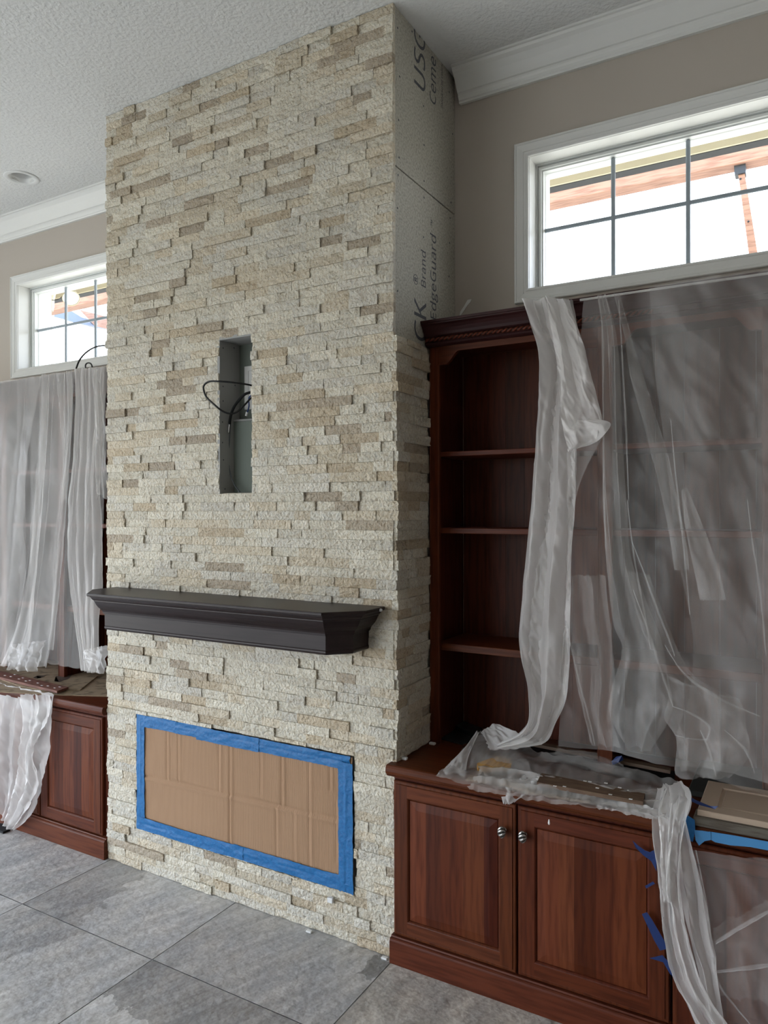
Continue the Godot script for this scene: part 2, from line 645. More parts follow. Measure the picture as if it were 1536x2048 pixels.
# stones of a face as [u0, u1, v0, v1]; openings are Rect2 in (u, v)
func lay_courses(u0: float, u1: float, v0: float, v1: float, holes: Array) -> Array:
	var out := []
	var row := int(floor(v0 / 0.0381 + 0.01))
	while row * 0.0381 < v1 - 0.004:
		var a := maxf(row * 0.0381, v0)
		var b := minf((row + 1) * 0.0381, v1)
		row += 1
		if b - a < 0.006:
			continue
		var u := u0 - rng.randf_range(0.0, 0.1)
		while u < u1:
			var l := rng.randf_range(0.065, 0.2) if rng.randf() < 0.8 else rng.randf_range(0.16, 0.3)
			var p := maxf(u, u0)
			var q := minf(u + l, u1)
			if u1 - q < 0.035:
				q = u1
			u = q
			if q - p < 0.012:
				continue
			var pieces := [[p, q, a, b]]
			for h in holes:
				var nxt := []
				for e in pieces:
					if e[1] <= h.position.x or e[0] >= h.end.x or e[3] <= h.position.y or e[2] >= h.end.y:
						nxt.append(e)
						continue
					if h.position.x - e[0] > 0.01:
						nxt.append([e[0], h.position.x, e[2], e[3]])
					if e[1] - h.end.x > 0.01:
						nxt.append([h.end.x, e[1], e[2], e[3]])
					var m0 := maxf(e[0], h.position.x)
					var m1 := minf(e[1], h.end.x)
					if h.position.y - e[2] > 0.006:
						nxt.append([m0, m1, e[2], h.position.y])
					if e[3] - h.end.y > 0.006:
						nxt.append([m0, m1, h.end.y, e[3]])
				pieces = nxt
			out.append_array(pieces)
	return out


const CAM := Vector3(1.3716, 1.7155, 2.4496)


func build_view() -> void:
	var cam := Camera3D.new()
	cam.name = "camera"
	cam.position = CAM
	cam.rotation_degrees = Vector3(-0.121, 30.0, -0.11)
	cam.fov = 69.77
	cam.near = 0.05
	cam.far = 200.0
	add_child(cam)
	cam.current = true
	var we := WorldEnvironment.new()
	we.name = "daylight"
	var e := Environment.new()
	e.background_mode = Environment.BG_SKY
	var sky := Sky.new()
	var sm := ProceduralSkyMaterial.new()
	sm.sky_top_color = Color(0.84, 0.91, 1.0)
	sm.sky_horizon_color = Color(0.97, 0.985, 1.0)
	sm.sky_curve = 0.2
	sm.ground_bottom_color = Color(0.5, 0.5, 0.49)
	sm.ground_horizon_color = Color(0.72, 0.72, 0.71)
	sm.sun_angle_max = 1.0
	sm.energy_multiplier = 1.0
	sky.sky_material = sm
	e.sky = sky
	e.background_energy_multiplier = 1.6
	e.tonemap_mode = Environment.TONE_MAPPER_LINEAR
	e.tonemap_exposure = 5.0
	e.sdfgi_enabled = true
	e.ssao_enabled = true
	e.ssil_enabled = true
	we.environment = e
	add_child(we)
	var sun := DirectionalLight3D.new()
	sun.name = "sun"
	sun.light_color = Color(1.0, 0.975, 0.94)
	sun.light_energy = 2.6
	sun.light_angular_distance = 0.53
	sun.shadow_enabled = true
	sun.look_at_from_position(Vector3(2.2, 8.0, -4.2), Vector3.ZERO)
	add_child(sun)


func _ready() -> void:
	rng.seed = 20417
	build_view()
	materials()
	build_shell()
	build_floor()
	build_chimney()
	build_windows()
	build_outside()
	build_mantel()
	build_cover()
	build_cabinets()
	build_bookcases()
	build_right_plastic()
	build_left_plastic()
	build_clutter()
	build_wires()


# ---------------------------------------------------------------- the room
const XL := -5.2
const XR := 3.3
const ZF := 5.4
const WIN_R := Rect2(0.343, 2.659, 1.23, 0.562)
const WIN_L := Rect2(-3.19, 2.659, 1.23, 0.562)


func build_shell() -> void:
	var w := setting("wall_back", "greige painted wall behind the stone chimney breast, with two high windows", "wall")
	var b := MB.new()
	holed(b, XL - 0.25, XR + 0.25, 0, H + 0.2, WZ - 0.25, WZ, [WIN_R, WIN_L])
	part("plaster", b, M.paint, w)
	# side and rear walls with the wide open doors that light the room
	w = setting("wall_left", "greige wall with wide door openings left of the picture", "wall")
	b = MB.new().turned(Transform3D(Basis(Vector3(0, 0, 1), Vector3(0, 1, 0), Vector3(-1, 0, 0)), Vector3(XL, 0, 0)))
	holed(b, WZ, ZF + 0.25, 0, H + 0.2, 0.0, 0.25, [Rect2(0.4, 0, 4.8, 2.7)])
	part("plaster", b, M.paint, w)
	w = setting("wall_right", "greige wall right of the picture", "wall")
	b = MB.new()
	b.box(Vector3(XR, 0, WZ), Vector3(XR + 0.25, H + 0.2, ZF + 0.25))
	part("plaster", b, M.paint, w)
	w = setting("wall_front", "greige wall behind the camera with wide door openings", "wall")
	b = MB.new()
	holed(b, XL, XR, 0, H + 0.2, ZF, ZF + 0.25, [Rect2(-4.9, 0, 3.6, 2.7)])
	part("plaster", b, M.paint, w)
	var c := setting("ceiling", "white textured ceiling", "ceiling")
	b = MB.new().turned(Transform3D(Basis(Vector3(1, 0, 0), Vector3(0, 0, 1), Vector3(0, -1, 0)), Vector3(0, H, 0)))
	holed(b, XL, XR, WZ, ZF, -0.2, 0.0, [Rect2(-2.597 - 0.062, -0.207 - 0.062, 0.124, 0.124)])
	part("plaster", b, M.ceiling, c)
	# crown moulding on the window wall, cut short either side of the chimney breast
	var prof := [Vector2(WZ, 3.53), Vector2(WZ + 0.016, 3.53), Vector2(WZ + 0.02, 3.536), Vector2(WZ + 0.02, 3.542), Vector2(WZ + 0.026, 3.55), Vector2(WZ + 0.03, 3.559), Vector2(WZ + 0.031, 3.566), Vector2(WZ + 0.037, 3.569), Vector2(WZ + 0.047, 3.583), Vector2(WZ + 0.062, 3.606), Vector2(WZ + 0.08, 3.629), Vector2(WZ + 0.092, 3.64), Vector2(WZ + 0.096, 3.65), Vector2(WZ + 0.105, 3.652), Vector2(WZ + 0.107, H - 0.0005), Vector2(WZ, H - 0.0005)]
	for e in [["trim_1", 0.024, XR, "white crown moulding above the window to the right of the chimney breast"], ["trim_2", XL, -1.63, "white crown moulding above the window to the left of the chimney breast"]]:
		var t := setting(e[0], e[3], "crown moulding")
		b = MB.new()
		b.run_x(prof, e[1], e[2])
		part("moulding", b, M.trim, t)
	# recessed downlight
	var l := thing("recessed_light", "round white recessed ceiling light, switched off", "ceiling light", Vector3(-2.597, H, -0.207))
	var o := Vector3(-2.597, H, -0.207)
	part_mesh("trim_ring", lathe([Vector2(0.094, 0.0), Vector2(0.096, -0.003), Vector2(0.09, -0.007), Vector2(0.074, -0.006), Vector2(0.068, 0.0), Vector2(0.06, 0.02)], o, Vector3.UP, M.white_plastic), l)
	part_mesh("can", lathe([Vector2(0.06, 0.02), Vector2(0.056, 0.06), Vector2(0.052, 0.11), Vector2(0.0, 0.112)], o, Vector3.UP, M.white_plastic), l)
	part_mesh("bulb", lathe([Vector2(0.0, 0.03), Vector2(0.03, 0.034), Vector2(0.045, 0.045), Vector2(0.046, 0.06), Vector2(0.03, 0.1)], o, Vector3.UP, M.glass), l)


func tile_image(sd: int, kind: int) -> Image:
	var n := 640
	var warp := noise(sd, 0.012, 5)
	var streak := noise(sd + 1, 0.02, 5)
	var spot := noise(sd + 2, 0.05, 4)
	var edge := noise(sd + 3, 0.03, 5)
	var out := PackedByteArray()
	out.resize(n * n * 3)
	for y in n:
		for x in n:
			var u := float(x) / n
			var v := float(y) / n
			var s := streak.get_noise_2d(x * 0.9 + y * 0.35, y * 0.16)
			var w := warp.get_noise_2d(x * 0.6, y * 0.35)
			var f := spot.get_noise_2d(x * 1.5, y * 0.9)
			var g := 0.68 + 0.10 * s + 0.05 * w + 0.06 * f + 0.05 * streak.get_noise_2d(x * 3.4 + y * 1.3 + 900.0, y * 0.7)
			var e := edge.get_noise_2d(x * 0.5, y * 0.5) * 0.06 + edge.get_noise_2d(x * 4.0, y * 4.0) * 0.008
			var lift := 0.0
			if kind == 0:                      # even tile with a dark cleft in one corner
				if u > 0.9 + 0.5 * e and v > 0.44 + e and v < 0.60 + e:
					lift = -0.17
			elif kind == 1:                    # dark weathered left part, pale right part
				lift = 0.045 if u > 0.33 + 0.22 * (v - 0.5) + e * 1.3 else -0.06
			elif kind == 2:                    # dark band, pale lower sheet with torn edge
				lift = 0.09 if v > 0.26 + 0.28 * u * (1.0 - u) + e * 1.3 else -0.07
			elif kind == 3:
				lift = 0.045 if u > 0.55 - 0.5 * v + e * 1.4 else -0.04
			else:
				lift = 0.02 if w > 0.12 + e else 0.0
			g += lift
			var warm := 0.018 * (w + 0.7) + (0.022 if kind == 5 else 0.0)
			var k := (y * n + x) * 3
			out[k] = clampi(int(255.0 * (g + warm)), 0, 255)
			out[k + 1] = clampi(int(255.0 * (g + warm * 0.25)), 0, 255)
			out[k + 2] = clampi(int(255.0 * (g - warm * 0.8)), 0, 255)
	return Image.create_from_data(n, n, false, Image.FORMAT_RGB8, out)


func build_floor() -> void:
	var f := setting("floor", "grey slate-look porcelain tile floor", "floor")
	var b := MB.new()
	b.box(Vector3(XL - 0.2, -0.15, WZ - 0.25), Vector3(XR + 0.2, -0.0012, ZF + 0.25))
	part("grout_bed", b, M.grout, f)
	var bump := tex(grey(61, 0.03, 5))
	var mats := []
	for kind in 6:
		var m := StandardMaterial3D.new()
		m.resource_name = "porcelain"
		m.albedo_texture = tex(tile_image(300 + kind * 17, kind))
		m.roughness = 0.42
		m.heightmap_enabled = true
		m.heightmap_texture = bump
		m.heightmap_scale = 0.3
		mats.append(m)
	# one tile with its own UVs, slightly eased edges
	var half := 0.3989
	var v := PackedVector3Array()
	var nn := PackedVector3Array()
	var uv := PackedVector2Array()
	var idx := PackedInt32Array()
	var ring := [[half, -0.006], [half, -0.0008], [half - 0.0012, 0.0]]
	for r in ring:
		for q in [Vector2(-1, -1), Vector2(1, -1), Vector2(1, 1), Vector2(-1, 1)]:
			v.append(Vector3(q.x * r[0], r[1], q.y * r[0]))
			nn.append(Vector3.UP)
			uv.append(Vector2(q.x * r[0] / 0.8 + 0.5, q.y * r[0] / 0.8 + 0.5))
	for k in 2:
		for i in 4:
			var j := (i + 1) % 4
			idx.append_array([k * 4 + i, (k + 1) * 4 + i, (k + 1) * 4 + j, k * 4 + i, (k + 1) * 4 + j, k * 4 + j])
	idx.append_array([8, 9, 10, 8, 10, 11])
	var arr := []
	arr.resize(Mesh.ARRAY_MAX)
	arr[Mesh.ARRAY_VERTEX] = v
	arr[Mesh.ARRAY_NORMAL] = nn
	arr[Mesh.ARRAY_TEX_UV] = uv
	arr[Mesh.ARRAY_INDEX] = idx
	var meshes := []
	for m in mats:
		var am := ArrayMesh.new()
		am.add_surface_from_arrays(Mesh.PRIMITIVE_TRIANGLES, arr)
		am.surface_set_material(0, m)
		meshes.append(am)
	var given := {Vector2i(-1, 0): 0, Vector2i(-2, 0): 1, Vector2i(-1, 1): 2, Vector2i(-2, 1): 3, Vector2i(0, 0): 5, Vector2i(-3, 0): 4, Vector2i(-3, 1): 3}
	for i in range(-6, 4):
		for j in range(0, 7):
			var o := MeshInstance3D.new()
			o.name = "tile"
			o.mesh = meshes[given.get(Vector2i(i, j), (i * 7 + j * 3 + 60) % 6)]
			o.position = Vector3(i * 0.8 + 0.4, 0, j * 0.8 + 0.067)
			f.add_child(o, true)


# ---------------------------------------------------------------- chimney breast
const NICHE := Rect2(-0.885, 1.794, 0.183, 0.678)
const FIREBOX := Rect2(-1.414, 0.1966, 1.232, 0.549)


func build_chimney() -> void:
	var rough := noise(5, 1.0, 3)
	var w := setting("wall_chimney", "chimney breast faced with cream split-face ledger stone from floor to ceiling", "stone wall")
	var b := MB.new()
	holed(b, -1.612, -0.017, 0.0, H, -0.05, -0.021, [NICHE, FIREBOX])
	b.box(Vector3(-1.612, 0, WZ), Vector3(-1.59, H, -0.05))
	b.box(Vector3(FIREBOX.position.x - 0.02, 0.1, -0.09), Vector3(FIREBOX.end.x + 0.02, 0.8, -0.06))
	part("backing", b, M.mortar, w)
	var laid := lay_courses(-1.6206, -0.001, 0.002, H - 0.002, [NICHE, FIREBOX])
	var sized := []
	for e in laid:
		var o := Vector3((e[0] + e[1]) * 0.5, (e[2] + e[3]) * 0.5, 0)
		var d := CAM - o
		var hidden := o.y > 1.18 and o.y < 1.34 and o.x > -1.5 and o.x < -0.1
		sized.append([(e[1] - e[0]) * (e[3] - e[2]) * d.z / pow(d.length(), 3.0) * (0.01 if hidden else 1.0), e])
	sized.sort_custom(func(p, q): return p[0] > q[0])
	var rest := MB.new()
	for k in sized.size():
		var e: Array = sized[k][1]
		var mb := MB.new() if k < 300 else rest
		var steps := [0.0, 0.0015, 0.003, 0.0065, 0.0105]
		stone(mb, e[0], e[1], e[2], e[3], steps[rng.randi() % 5] - 0.004, stone_tone(), k, rough)
		if k < 300:
			part("stone", mb, M.stone, w)
	part("stone_facing", rest, M.stone, w).set_meta("kind", "stuff")
	print("front stones ", sized.size())
	# recess for wiring
	b = MB.new()
	var n := NICHE
	b.box(Vector3(n.position.x - 0.012, n.position.y - 0.012, -0.135), Vector3(n.position.x + 0.0015, n.end.y - 0.001, -0.004))
	b.box(Vector3(n.end.x + 0.1, n.position.y - 0.012, -0.135), Vector3(n.end.x + 0.112, n.end.y + 0.012, -0.051))
	b.box(Vector3(n.position.x, n.end.y, -0.135), Vector3(n.end.x + 0.1, n.end.y + 0.012, -0.012 - 0.039))
	b.box(Vector3(n.position.x, n.end.y - 0.002, -0.06), Vector3(n.end.x, n.end.y + 0.012, -0.004))
	b.box(Vector3(n.position.x, n.position.y - 0.012, -0.135), Vector3(n.end.x + 0.1, n.position.y, -0.051))
	part("recess_lining", b, M.drywall, w)
	b = MB.new()
	b.box(Vector3(n.position.x - 0.012, n.position.y - 0.012, -0.147), Vector3(n.end.x + 0.112, n.end.y + 0.012, -0.135))
	b.box(Vector3(n.position.x + 0.003, n.position.y + 0.001, -0.134), Vector3(n.end.x + 0.099, 2.118, -0.094))
	part("recess_back", b, M.green_board, w)
	b = MB.new()
	b.box(Vector3(n.position.x + 0.003, 2.1185, -0.134), Vector3(n.end.x + 0.099, 2.127, -0.09), 0.002)
	part("recess_ledge", b, M.drywall, w)
	b = MB.new()
	b.frame(-0.85, 2.175, -0.72, 2.372, [Vector2(0, -0.1345), Vector2(0.001, -0.129), Vector2(0.022, -0.128), Vector2(0.024, -0.132), Vector2(0.065, -0.132)])
	part("wall_plate", b, M.white_plastic, w)
	var sc := MB.new()
	for q in [Vector3(-0.883, 2.44, -0.026), Vector3(-0.883, 2.454, -0.098), Vector3(-0.883, 2.269, -0.025), Vector3(-0.883, 2.285, -0.104), Vector3(-0.883, 2.204, -0.025), Vector3(-0.883, 2.11, -0.021), Vector3(-0.883, 2.019, -0.021), Vector3(-0.883, 1.942, -0.027), Vector3(-0.883, 1.813, -0.036)]:
		sc.box(Vector3(-0.8836, q.y - 0.003, q.z - 0.003), Vector3(-0.8828, q.y + 0.003, q.z + 0.003))
	part("screw_heads", sc, M.ink, w)

	# right flank: cement backer board above, stone below
	var s := setting("wall_chimney_side", "right flank of the chimney breast, grey cement board above ledger stone", "wall")
	for e in [[0.74, 3.042], [3.047, H - 0.001]]:
		b = MB.new()
		b.box(Vector3(-0.017, e[0], WZ + 0.002), Vector3(-0.004, e[1], -0.024), 0.0012)
		part("cement_board", b, M.board, s)
	b = MB.new()
	b.box(Vector3(-0.03, 0, WZ), Vector3(-0.0175, H, -0.022))
	part("backing", b, M.dark_gap_shade, s)
	for q in [Vector3(-0.004, 3.584, -0.045), Vector3(-0.004, 3.638, -0.165), Vector3(-0.004, 3.404, -0.06), Vector3(-0.004, 3.387, -0.266), Vector3(-0.004, 3.568, -0.516), Vector3(-0.004, 3.231, -0.052), Vector3(-0.004, 3.228, -0.27), Vector3(-0.004, 3.398, -0.552), Vector3(-0.004, 3.087, -0.055), Vector3(-0.004, 3.079, -0.27), Vector3(-0.004, 3.086, -0.535), Vector3(-0.004, 3.016, -0.047), Vector3(-0.004, 3.01, -0.269), Vector3(-0.004, 3.013, -0.524), Vector3(-0.004, 2.886, -0.042), Vector3(-0.004, 2.901, -0.518), Vector3(-0.004, 2.751, -0.513), Vector3(-0.004, 2.565, -0.041), Vector3(-0.004, 2.845, -0.264)]:
		var y: float = q.y
		var z: float = q.z
		part_mesh("screw", lathe([Vector2(0.0045, -0.001), Vector2(0.004, 0.0008), Vector2(0.0, 0.0002)], Vector3(-0.004, y, z), Vector3.RIGHT, M.ink, 8), s)
	for t in [["USG", 0.137, 3.432, -0.283, 0.0], ["Ceme", 0.081, 3.435, -0.383, 0.0], ["PANNEAU DE CIMENT", 0.021, 3.462, -0.452, 0.0], ["CK", 0.148, 2.402, -0.287, 0.0], ["®", 0.055, 2.628, -0.213, 0.0], ["Brand", 0.058, 2.634, -0.284, 0.0], ["EdgeGuard", 0.0745, 2.52, -0.383, 0.0], ["™", 0.04, 2.915, -0.345, 0.0]]:
		var tm := TextMesh.new()
		var font := SystemFont.new()
		font.font_names = PackedStringArray(["Droid Sans"])
		font.font_italic = true
		if t[4] > 0.5:
			font.font_weight = 700
		tm.font = font
		tm.text = t[0]
		tm.font_size = 64
		tm.pixel_size = t[1] / 64.0
		tm.depth = 0.0004
		tm.horizontal_alignment = HORIZONTAL_ALIGNMENT_LEFT
		tm.vertical_alignment = VERTICAL_ALIGNMENT_BOTTOM
		tm.material = M.ink
		var o := MeshInstance3D.new()
		o.name = "lettering"
		o.mesh = tm
		var low: float = tm.get_aabb().position.y if t[0] != "EdgeGuard" else tm.get_aabb().position.y + t[1] * 0.21
		o.transform = Transform3D(Basis(Vector3(0, 1, 0), Vector3(0, 0, 1), Vector3(1, 0, 0)), Vector3(-0.0038, t[2], t[3] - low))
		s.add_child(o, true)
	# stones of the flank: u runs from the front corner back along -z
	var flank := Transform3D(Basis(Vector3(0, 0, -1), Vector3(0, 1, 0), Vector3(1, 0, 0)), Vector3(0.011, 0, -0.0))
	for e in lay_courses(0.002, 0.272, 0.7535, 2.386, []):
		var mb := MB.new().turned(flank)
		stone(mb, e[0], e[1] + (rng.randf_range(-0.006, 0.012) if e[1] > 0.27 else 0.0), e[2], e[3], [0.0, 0.003, 0.006, 0.01][rng.randi() % 4] - 0.001, stone_tone(), rng.randi() % 997, rough)
		part("stone", mb, M.stone, s)
	# white tile wedges left under the bottom stones
	for e in [[Vector3(0.02, 0.7525, -0.045), 0.3, "white plastic tile wedge on cabinet top by front corner of stone flank"], [Vector3(0.035, 0.7525, -0.262), 0.2, "white plastic tile wedge on cabinet top at rear end of stone flank"], [Vector3(-0.285, 0.145, 0.012), 0.9, "white plastic tile wedge stuck in stone joint below blue tape"], [Vector3(-0.385, 0.001, 0.02), 0.1, "white plastic tile wedge on floor at foot of stone, mid chimney"], [Vector3(-0.03, 0.001, 0.022), 0.1, "white plastic tile wedge on floor at right foot of stone"]]:
		var t := thing("tile_wedge", e[2], "tile spacer", e[0], "white tile wedges left along the stone")
		b = MB.new()
		var p: Vector3 = e[0]
		b.box(p + Vector3(-0.014, 0, -0.008), p + Vector3(0.012, 0.006 + 0.016 * e[1], 0.008), 0.002)
		part("wedge", b, M.white_plastic, t)


# ---------------------------------------------------------------- windows
func build_windows() -> void:
	var k := 0
	for r in [WIN_R, WIN_L]:
		k += 1
		var w := setting("window_%d" % k, ["white framed high window with dark-looking grilles right of the chimney breast", "white framed high window left of the chimney breast"][k - 1], "window")
		var x0: float = r.position.x
		var y0: float = r.position.y
		var x1: float = r.end.x
		var y1: float = r.end.y
		var b := MB.new()
		b.frame(x0 - 0.0615, y0 - 0.0585, x1 + 0.0615, y1 + 0.0615, [Vector2(0, WZ), Vector2(0.0, WZ + 0.019), Vector2(0.003, WZ + 0.022), Vector2(0.0085, WZ + 0.022), Vector2(0.0105, WZ + 0.0185), Vector2(0.013, WZ + 0.0195), Vector2(0.024, WZ + 0.0165), Vector2(0.038, WZ + 0.014), Vector2(0.0395, WZ + 0.0115), Vector2(0.048, WZ + 0.0105), Vector2(0.0495, WZ + 0.013), Vector2(0.055, WZ + 0.0135), Vector2(0.059, WZ + 0.011), Vector2(0.0605, WZ + 0.004), Vector2(0.0605, WZ - 0.002)])
		part("casing", b, M.trim, w)
		# jamb lining
		b = MB.new()
		b.frame(x0 - 0.004, y0 - 0.004, x1 + 0.004, y1 + 0.004, [Vector2(0.0, WZ), Vector2(0.004, WZ + 0.0015), Vector2(0.0045, -0.662)])
		part("jamb", b, M.trim, w)
		# vinyl frame and sash
		b = MB.new()
		b.frame(x0 - 0.004, y0 - 0.004, x1 + 0.004, y1 + 0.004, [Vector2(0.0, -0.661), Vector2(0.010, -0.661), Vector2(0.012, -0.672), Vector2(0.017, -0.672), Vector2(0.0175, -0.664), Vector2(0.026, -0.666), Vector2(0.028, -0.674), Vector2(0.033, -0.676), Vector2(0.034, -0.70), Vector2(0.036, -0.706), Vector2(0.0365, -0.76), Vector2(0.0, -0.83)])
		part("sash", b, M.vinyl, w)
		var gx0: float = x0 + 0.03
		var gx1: float = x1 - 0.03
		var gy0: float = y0 + 0.03
		var gy1: float = y1 - 0.03
		var cols := 4
		var step := (gx1 - gx0) / cols
		var my := 2.941
		for i in range(1, cols):
			b = MB.new()
			var mx := gx0 + step * i
			b.box(Vector3(mx - 0.0085, gy0, -0.7075), Vector3(mx + 0.0085, gy1, -0.6945), 0.003)
			part("muntin", b, M.muntin, w)
		b = MB.new()
		b.box(Vector3(gx0, my - 0.0085, -0.706), Vector3(gx1, my + 0.0085, -0.696), 0.003)
		part("muntin", b, M.muntin, w)
		for i in cols:
			for j in 2:
				b = MB.new()
				var py0: float = gy0 if j == 0 else my
				var py1: float = my if j == 0 else gy1
				b.quad(Vector3(gx0 + i * step, py0, -0.711), Vector3(gx0 + i * step, py1, -0.711), Vector3(gx0 + (i + 1) * step, py1, -0.711), Vector3(gx0 + (i + 1) * step, py0, -0.711))
				part("pane", b, M.glass, w)


# ---------------------------------------------------------------- what the windows look out on
func build_outside() -> void:
	var g := setting("ground", "sunlit ground outside", "ground")
	var b := MB.new()
	b.box(Vector3(-60, -0.4, -60), Vector3(60, -0.16, 60))
	part("paving", b, M.ground, g)
	# eave above the windows
	var e := thing("roof_eave", "cream soffit and gutter of the roof overhang seen through the high windows", "eave", Vector3(0, 3.45, -1.2))
	b = MB.new()
	b.box(Vector3(-7.5, 3.517, -1.42), Vector3(4.5, 3.545, WZ - 0.251))
	part("soffit_board", b, M.soffit, e)
	b = MB.new()
	b.box(Vector3(-7.5, 3.545, -1.62), Vector3(4.5, 3.9, WZ - 0.251))
	part("roof_deck", b, M.cream, e)
	b = MB.new()
	b.run_x([Vector2(-1.42, 3.457), Vector2(-1.424, 3.453), Vector2(-1.49, 3.453), Vector2(-1.505, 3.48), Vector2(-1.505, 3.544), Vector2(-1.42, 3.544)], -7.5, 4.5)
	part("gutter", b, M.cream, e)
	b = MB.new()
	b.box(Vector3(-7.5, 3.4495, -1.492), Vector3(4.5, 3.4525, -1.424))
	part("gutter_shade", b, M.dark_gap_shade, e)  # dark strip added to paint the shade under the gutter
	b = MB.new()
	b.run_x([Vector2(-1.418, 3.505), Vector2(-1.40, 3.509), Vector2(-1.34, 3.512), Vector2(-1.34, 3.5165), Vector2(-1.418, 3.5165)], -7.5, 4.5)
	part("vent_strip", b, M.soffit, e)
	for i in 22:
		b = MB.new()
		var x := -3.6 + i * 0.262 + 0.04 * sin(i * 2.1)
		b.box(Vector3(x, 3.502, -1.4175), Vector3(x + 0.035, 3.512, -1.395), 0.003)
		part("vent_dent", b, M.dark_gap_shade, e)  # dark blocks added for the dents in the vent strip
	var d := thing("pergola_beam", "reddish brown cedar beam running beyond the gutter outside the windows", "beam", Vector3(0, 3.7, -2.3))
	b = MB.new()
	b.box(Vector3(-7, 3.738, -2.42), Vector3(5, 3.86, -2.3), 0.004)
	part("timber", b, M.cedar, d)
	b = MB.new()
	b.box(Vector3(-7, 3.86, -2.46), Vector3(5, 3.98, -2.27), 0.004)
	part("shade_strip", b, M.dark_gap_shade, d)  # dark strip added as the shaded gap above the beam
	# knee brace on the right
	var kb := thing("knee_brace", "slim timber knee brace with dark steel bracket, seen through the right window", "brace", Vector3(1.02, 3.2, -2.36))
	b = MB.new()
	var pts: Array = [Vector3(1.016, 3.7, -2.34), Vector3(1.051, 3.692, -2.34), Vector3(1.121, 3.191, -2.34), Vector3(1.074, 3.199, -2.34)]
	b.slab(pts, Vector3(0, 0, -0.05))
	part("timber", b, M.cedar, kb)
	b = MB.new()
	b.slab([Vector3(0.993, 3.799, -2.325), Vector3(1.057, 3.798, -2.325), Vector3(1.057, 3.685, -2.325), Vector3(0.999, 3.686, -2.325)], Vector3(0, 0, -0.075))
	part("bracket", b, M.steel_dark, kb)
	for q in [Vector3(1.029, 3.659, -2.339), Vector3(1.071, 3.401, -2.339)]:
		part_mesh("bolt", lathe([Vector2(0.006, 0.0), Vector2(0.005, 0.004), Vector2(0.0, 0.005)], q, Vector3(0, 0, 1), M.steel_dark, 10), kb)
	# left window: stucco return, floodlight, neighbouring roof
	var st := setting("wall_outside", "rough cream stucco return outside the left window", "wall")
	b = MB.new()
	b.box(Vector3(-4.7, 0, -1.24), Vector3(-3.85, 3.516, WZ - 0.251), 0.006)
	part("stucco", b, M.stucco, st)
	var fl := thing("floodlight", "twin head cream security floodlight under the eave outside the left window", "floodlight", Vector3(-3.47, 3.45, -1.1))
	part_mesh("base", lathe([Vector2(0.055, 0.0), Vector2(0.056, -0.02), Vector2(0.045, -0.03), Vector2(0.0, -0.032)], Vector3(-3.47, 3.516, -1.1), Vector3.UP, M.cream, 24), fl)
	for h in [[Vector3(-3.575, 3.345, -1.1), Vector3(-0.2, -0.8, 0.3)], [Vector3(-3.37, 3.345, -1.1), Vector3(0.62, -0.66, 0.3)]]:
		part_mesh("arm", tube([Vector3(-3.47, 3.485, -1.1), (h[0] as Vector3).lerp(Vector3(-3.47, 3.485, -1.1), 0.4) + Vector3(0, -0.01, 0), h[0]], 0.009, M.cream, 10), fl)
		var head := part_mesh("lamp_head", lathe([Vector2(0.0, -0.035), Vector2(0.022, -0.033), Vector2(0.028, -0.01), Vector2(0.034, 0.02), Vector2(0.055, 0.07), Vector2(0.062, 0.105), Vector2(0.058, 0.107), Vector2(0.05, 0.075), Vector2(0.0, 0.06)], h[0], (h[1] as Vector3).normalized(), M.cream, 24), fl)
		var gl := part_mesh("lens", lathe([Vector2(0.057, 0.1), Vector2(0.04, 0.104), Vector2(0.0, 0.106)], h[0], (h[1] as Vector3).normalized(), M.white_plastic, 24), head)
		gl.position = Vector3.ZERO
	part_mesh("cable", tube([Vector3(-3.56, 3.33, -1.08), Vector3(-3.51, 3.29, -1.06), Vector3(-3.43, 3.285, -1.06), Vector3(-3.37, 3.33, -1.08)], 0.003, M.black, 16, 6), fl)
	var nb := thing("patio_roof", "grey blue gable end of a patio roof outside the left window", "roof", Vector3(-3.6, 3.2, -3.2))
	b = MB.new()
	b.slab([Vector3(-6.45, 4.124, -3.2), Vector3(-6.183, 4.099, -3.2), Vector3(-5.873, 3.929, -3.2), Vector3(-5.717, 3.84, -3.2), Vector3(-6.067, 3.919, -3.2), Vector3(-6.357, 4.016, -3.2), Vector3(-6.45, 4.041, -3.2)], Vector3(0, 0, -0.25))
	part("gable", b, M.roof_blue, nb)
	b = MB.new()
	b.slab([Vector3(-5.93, 4.047, -3.15), Vector3(-5.24, 3.835, -3.15), Vector3(-5.24, 3.713, -3.15), Vector3(-5.654, 3.821, -3.15)], Vector3(0, 0, -0.3))
	part("rafter", b, M.cedar, nb)


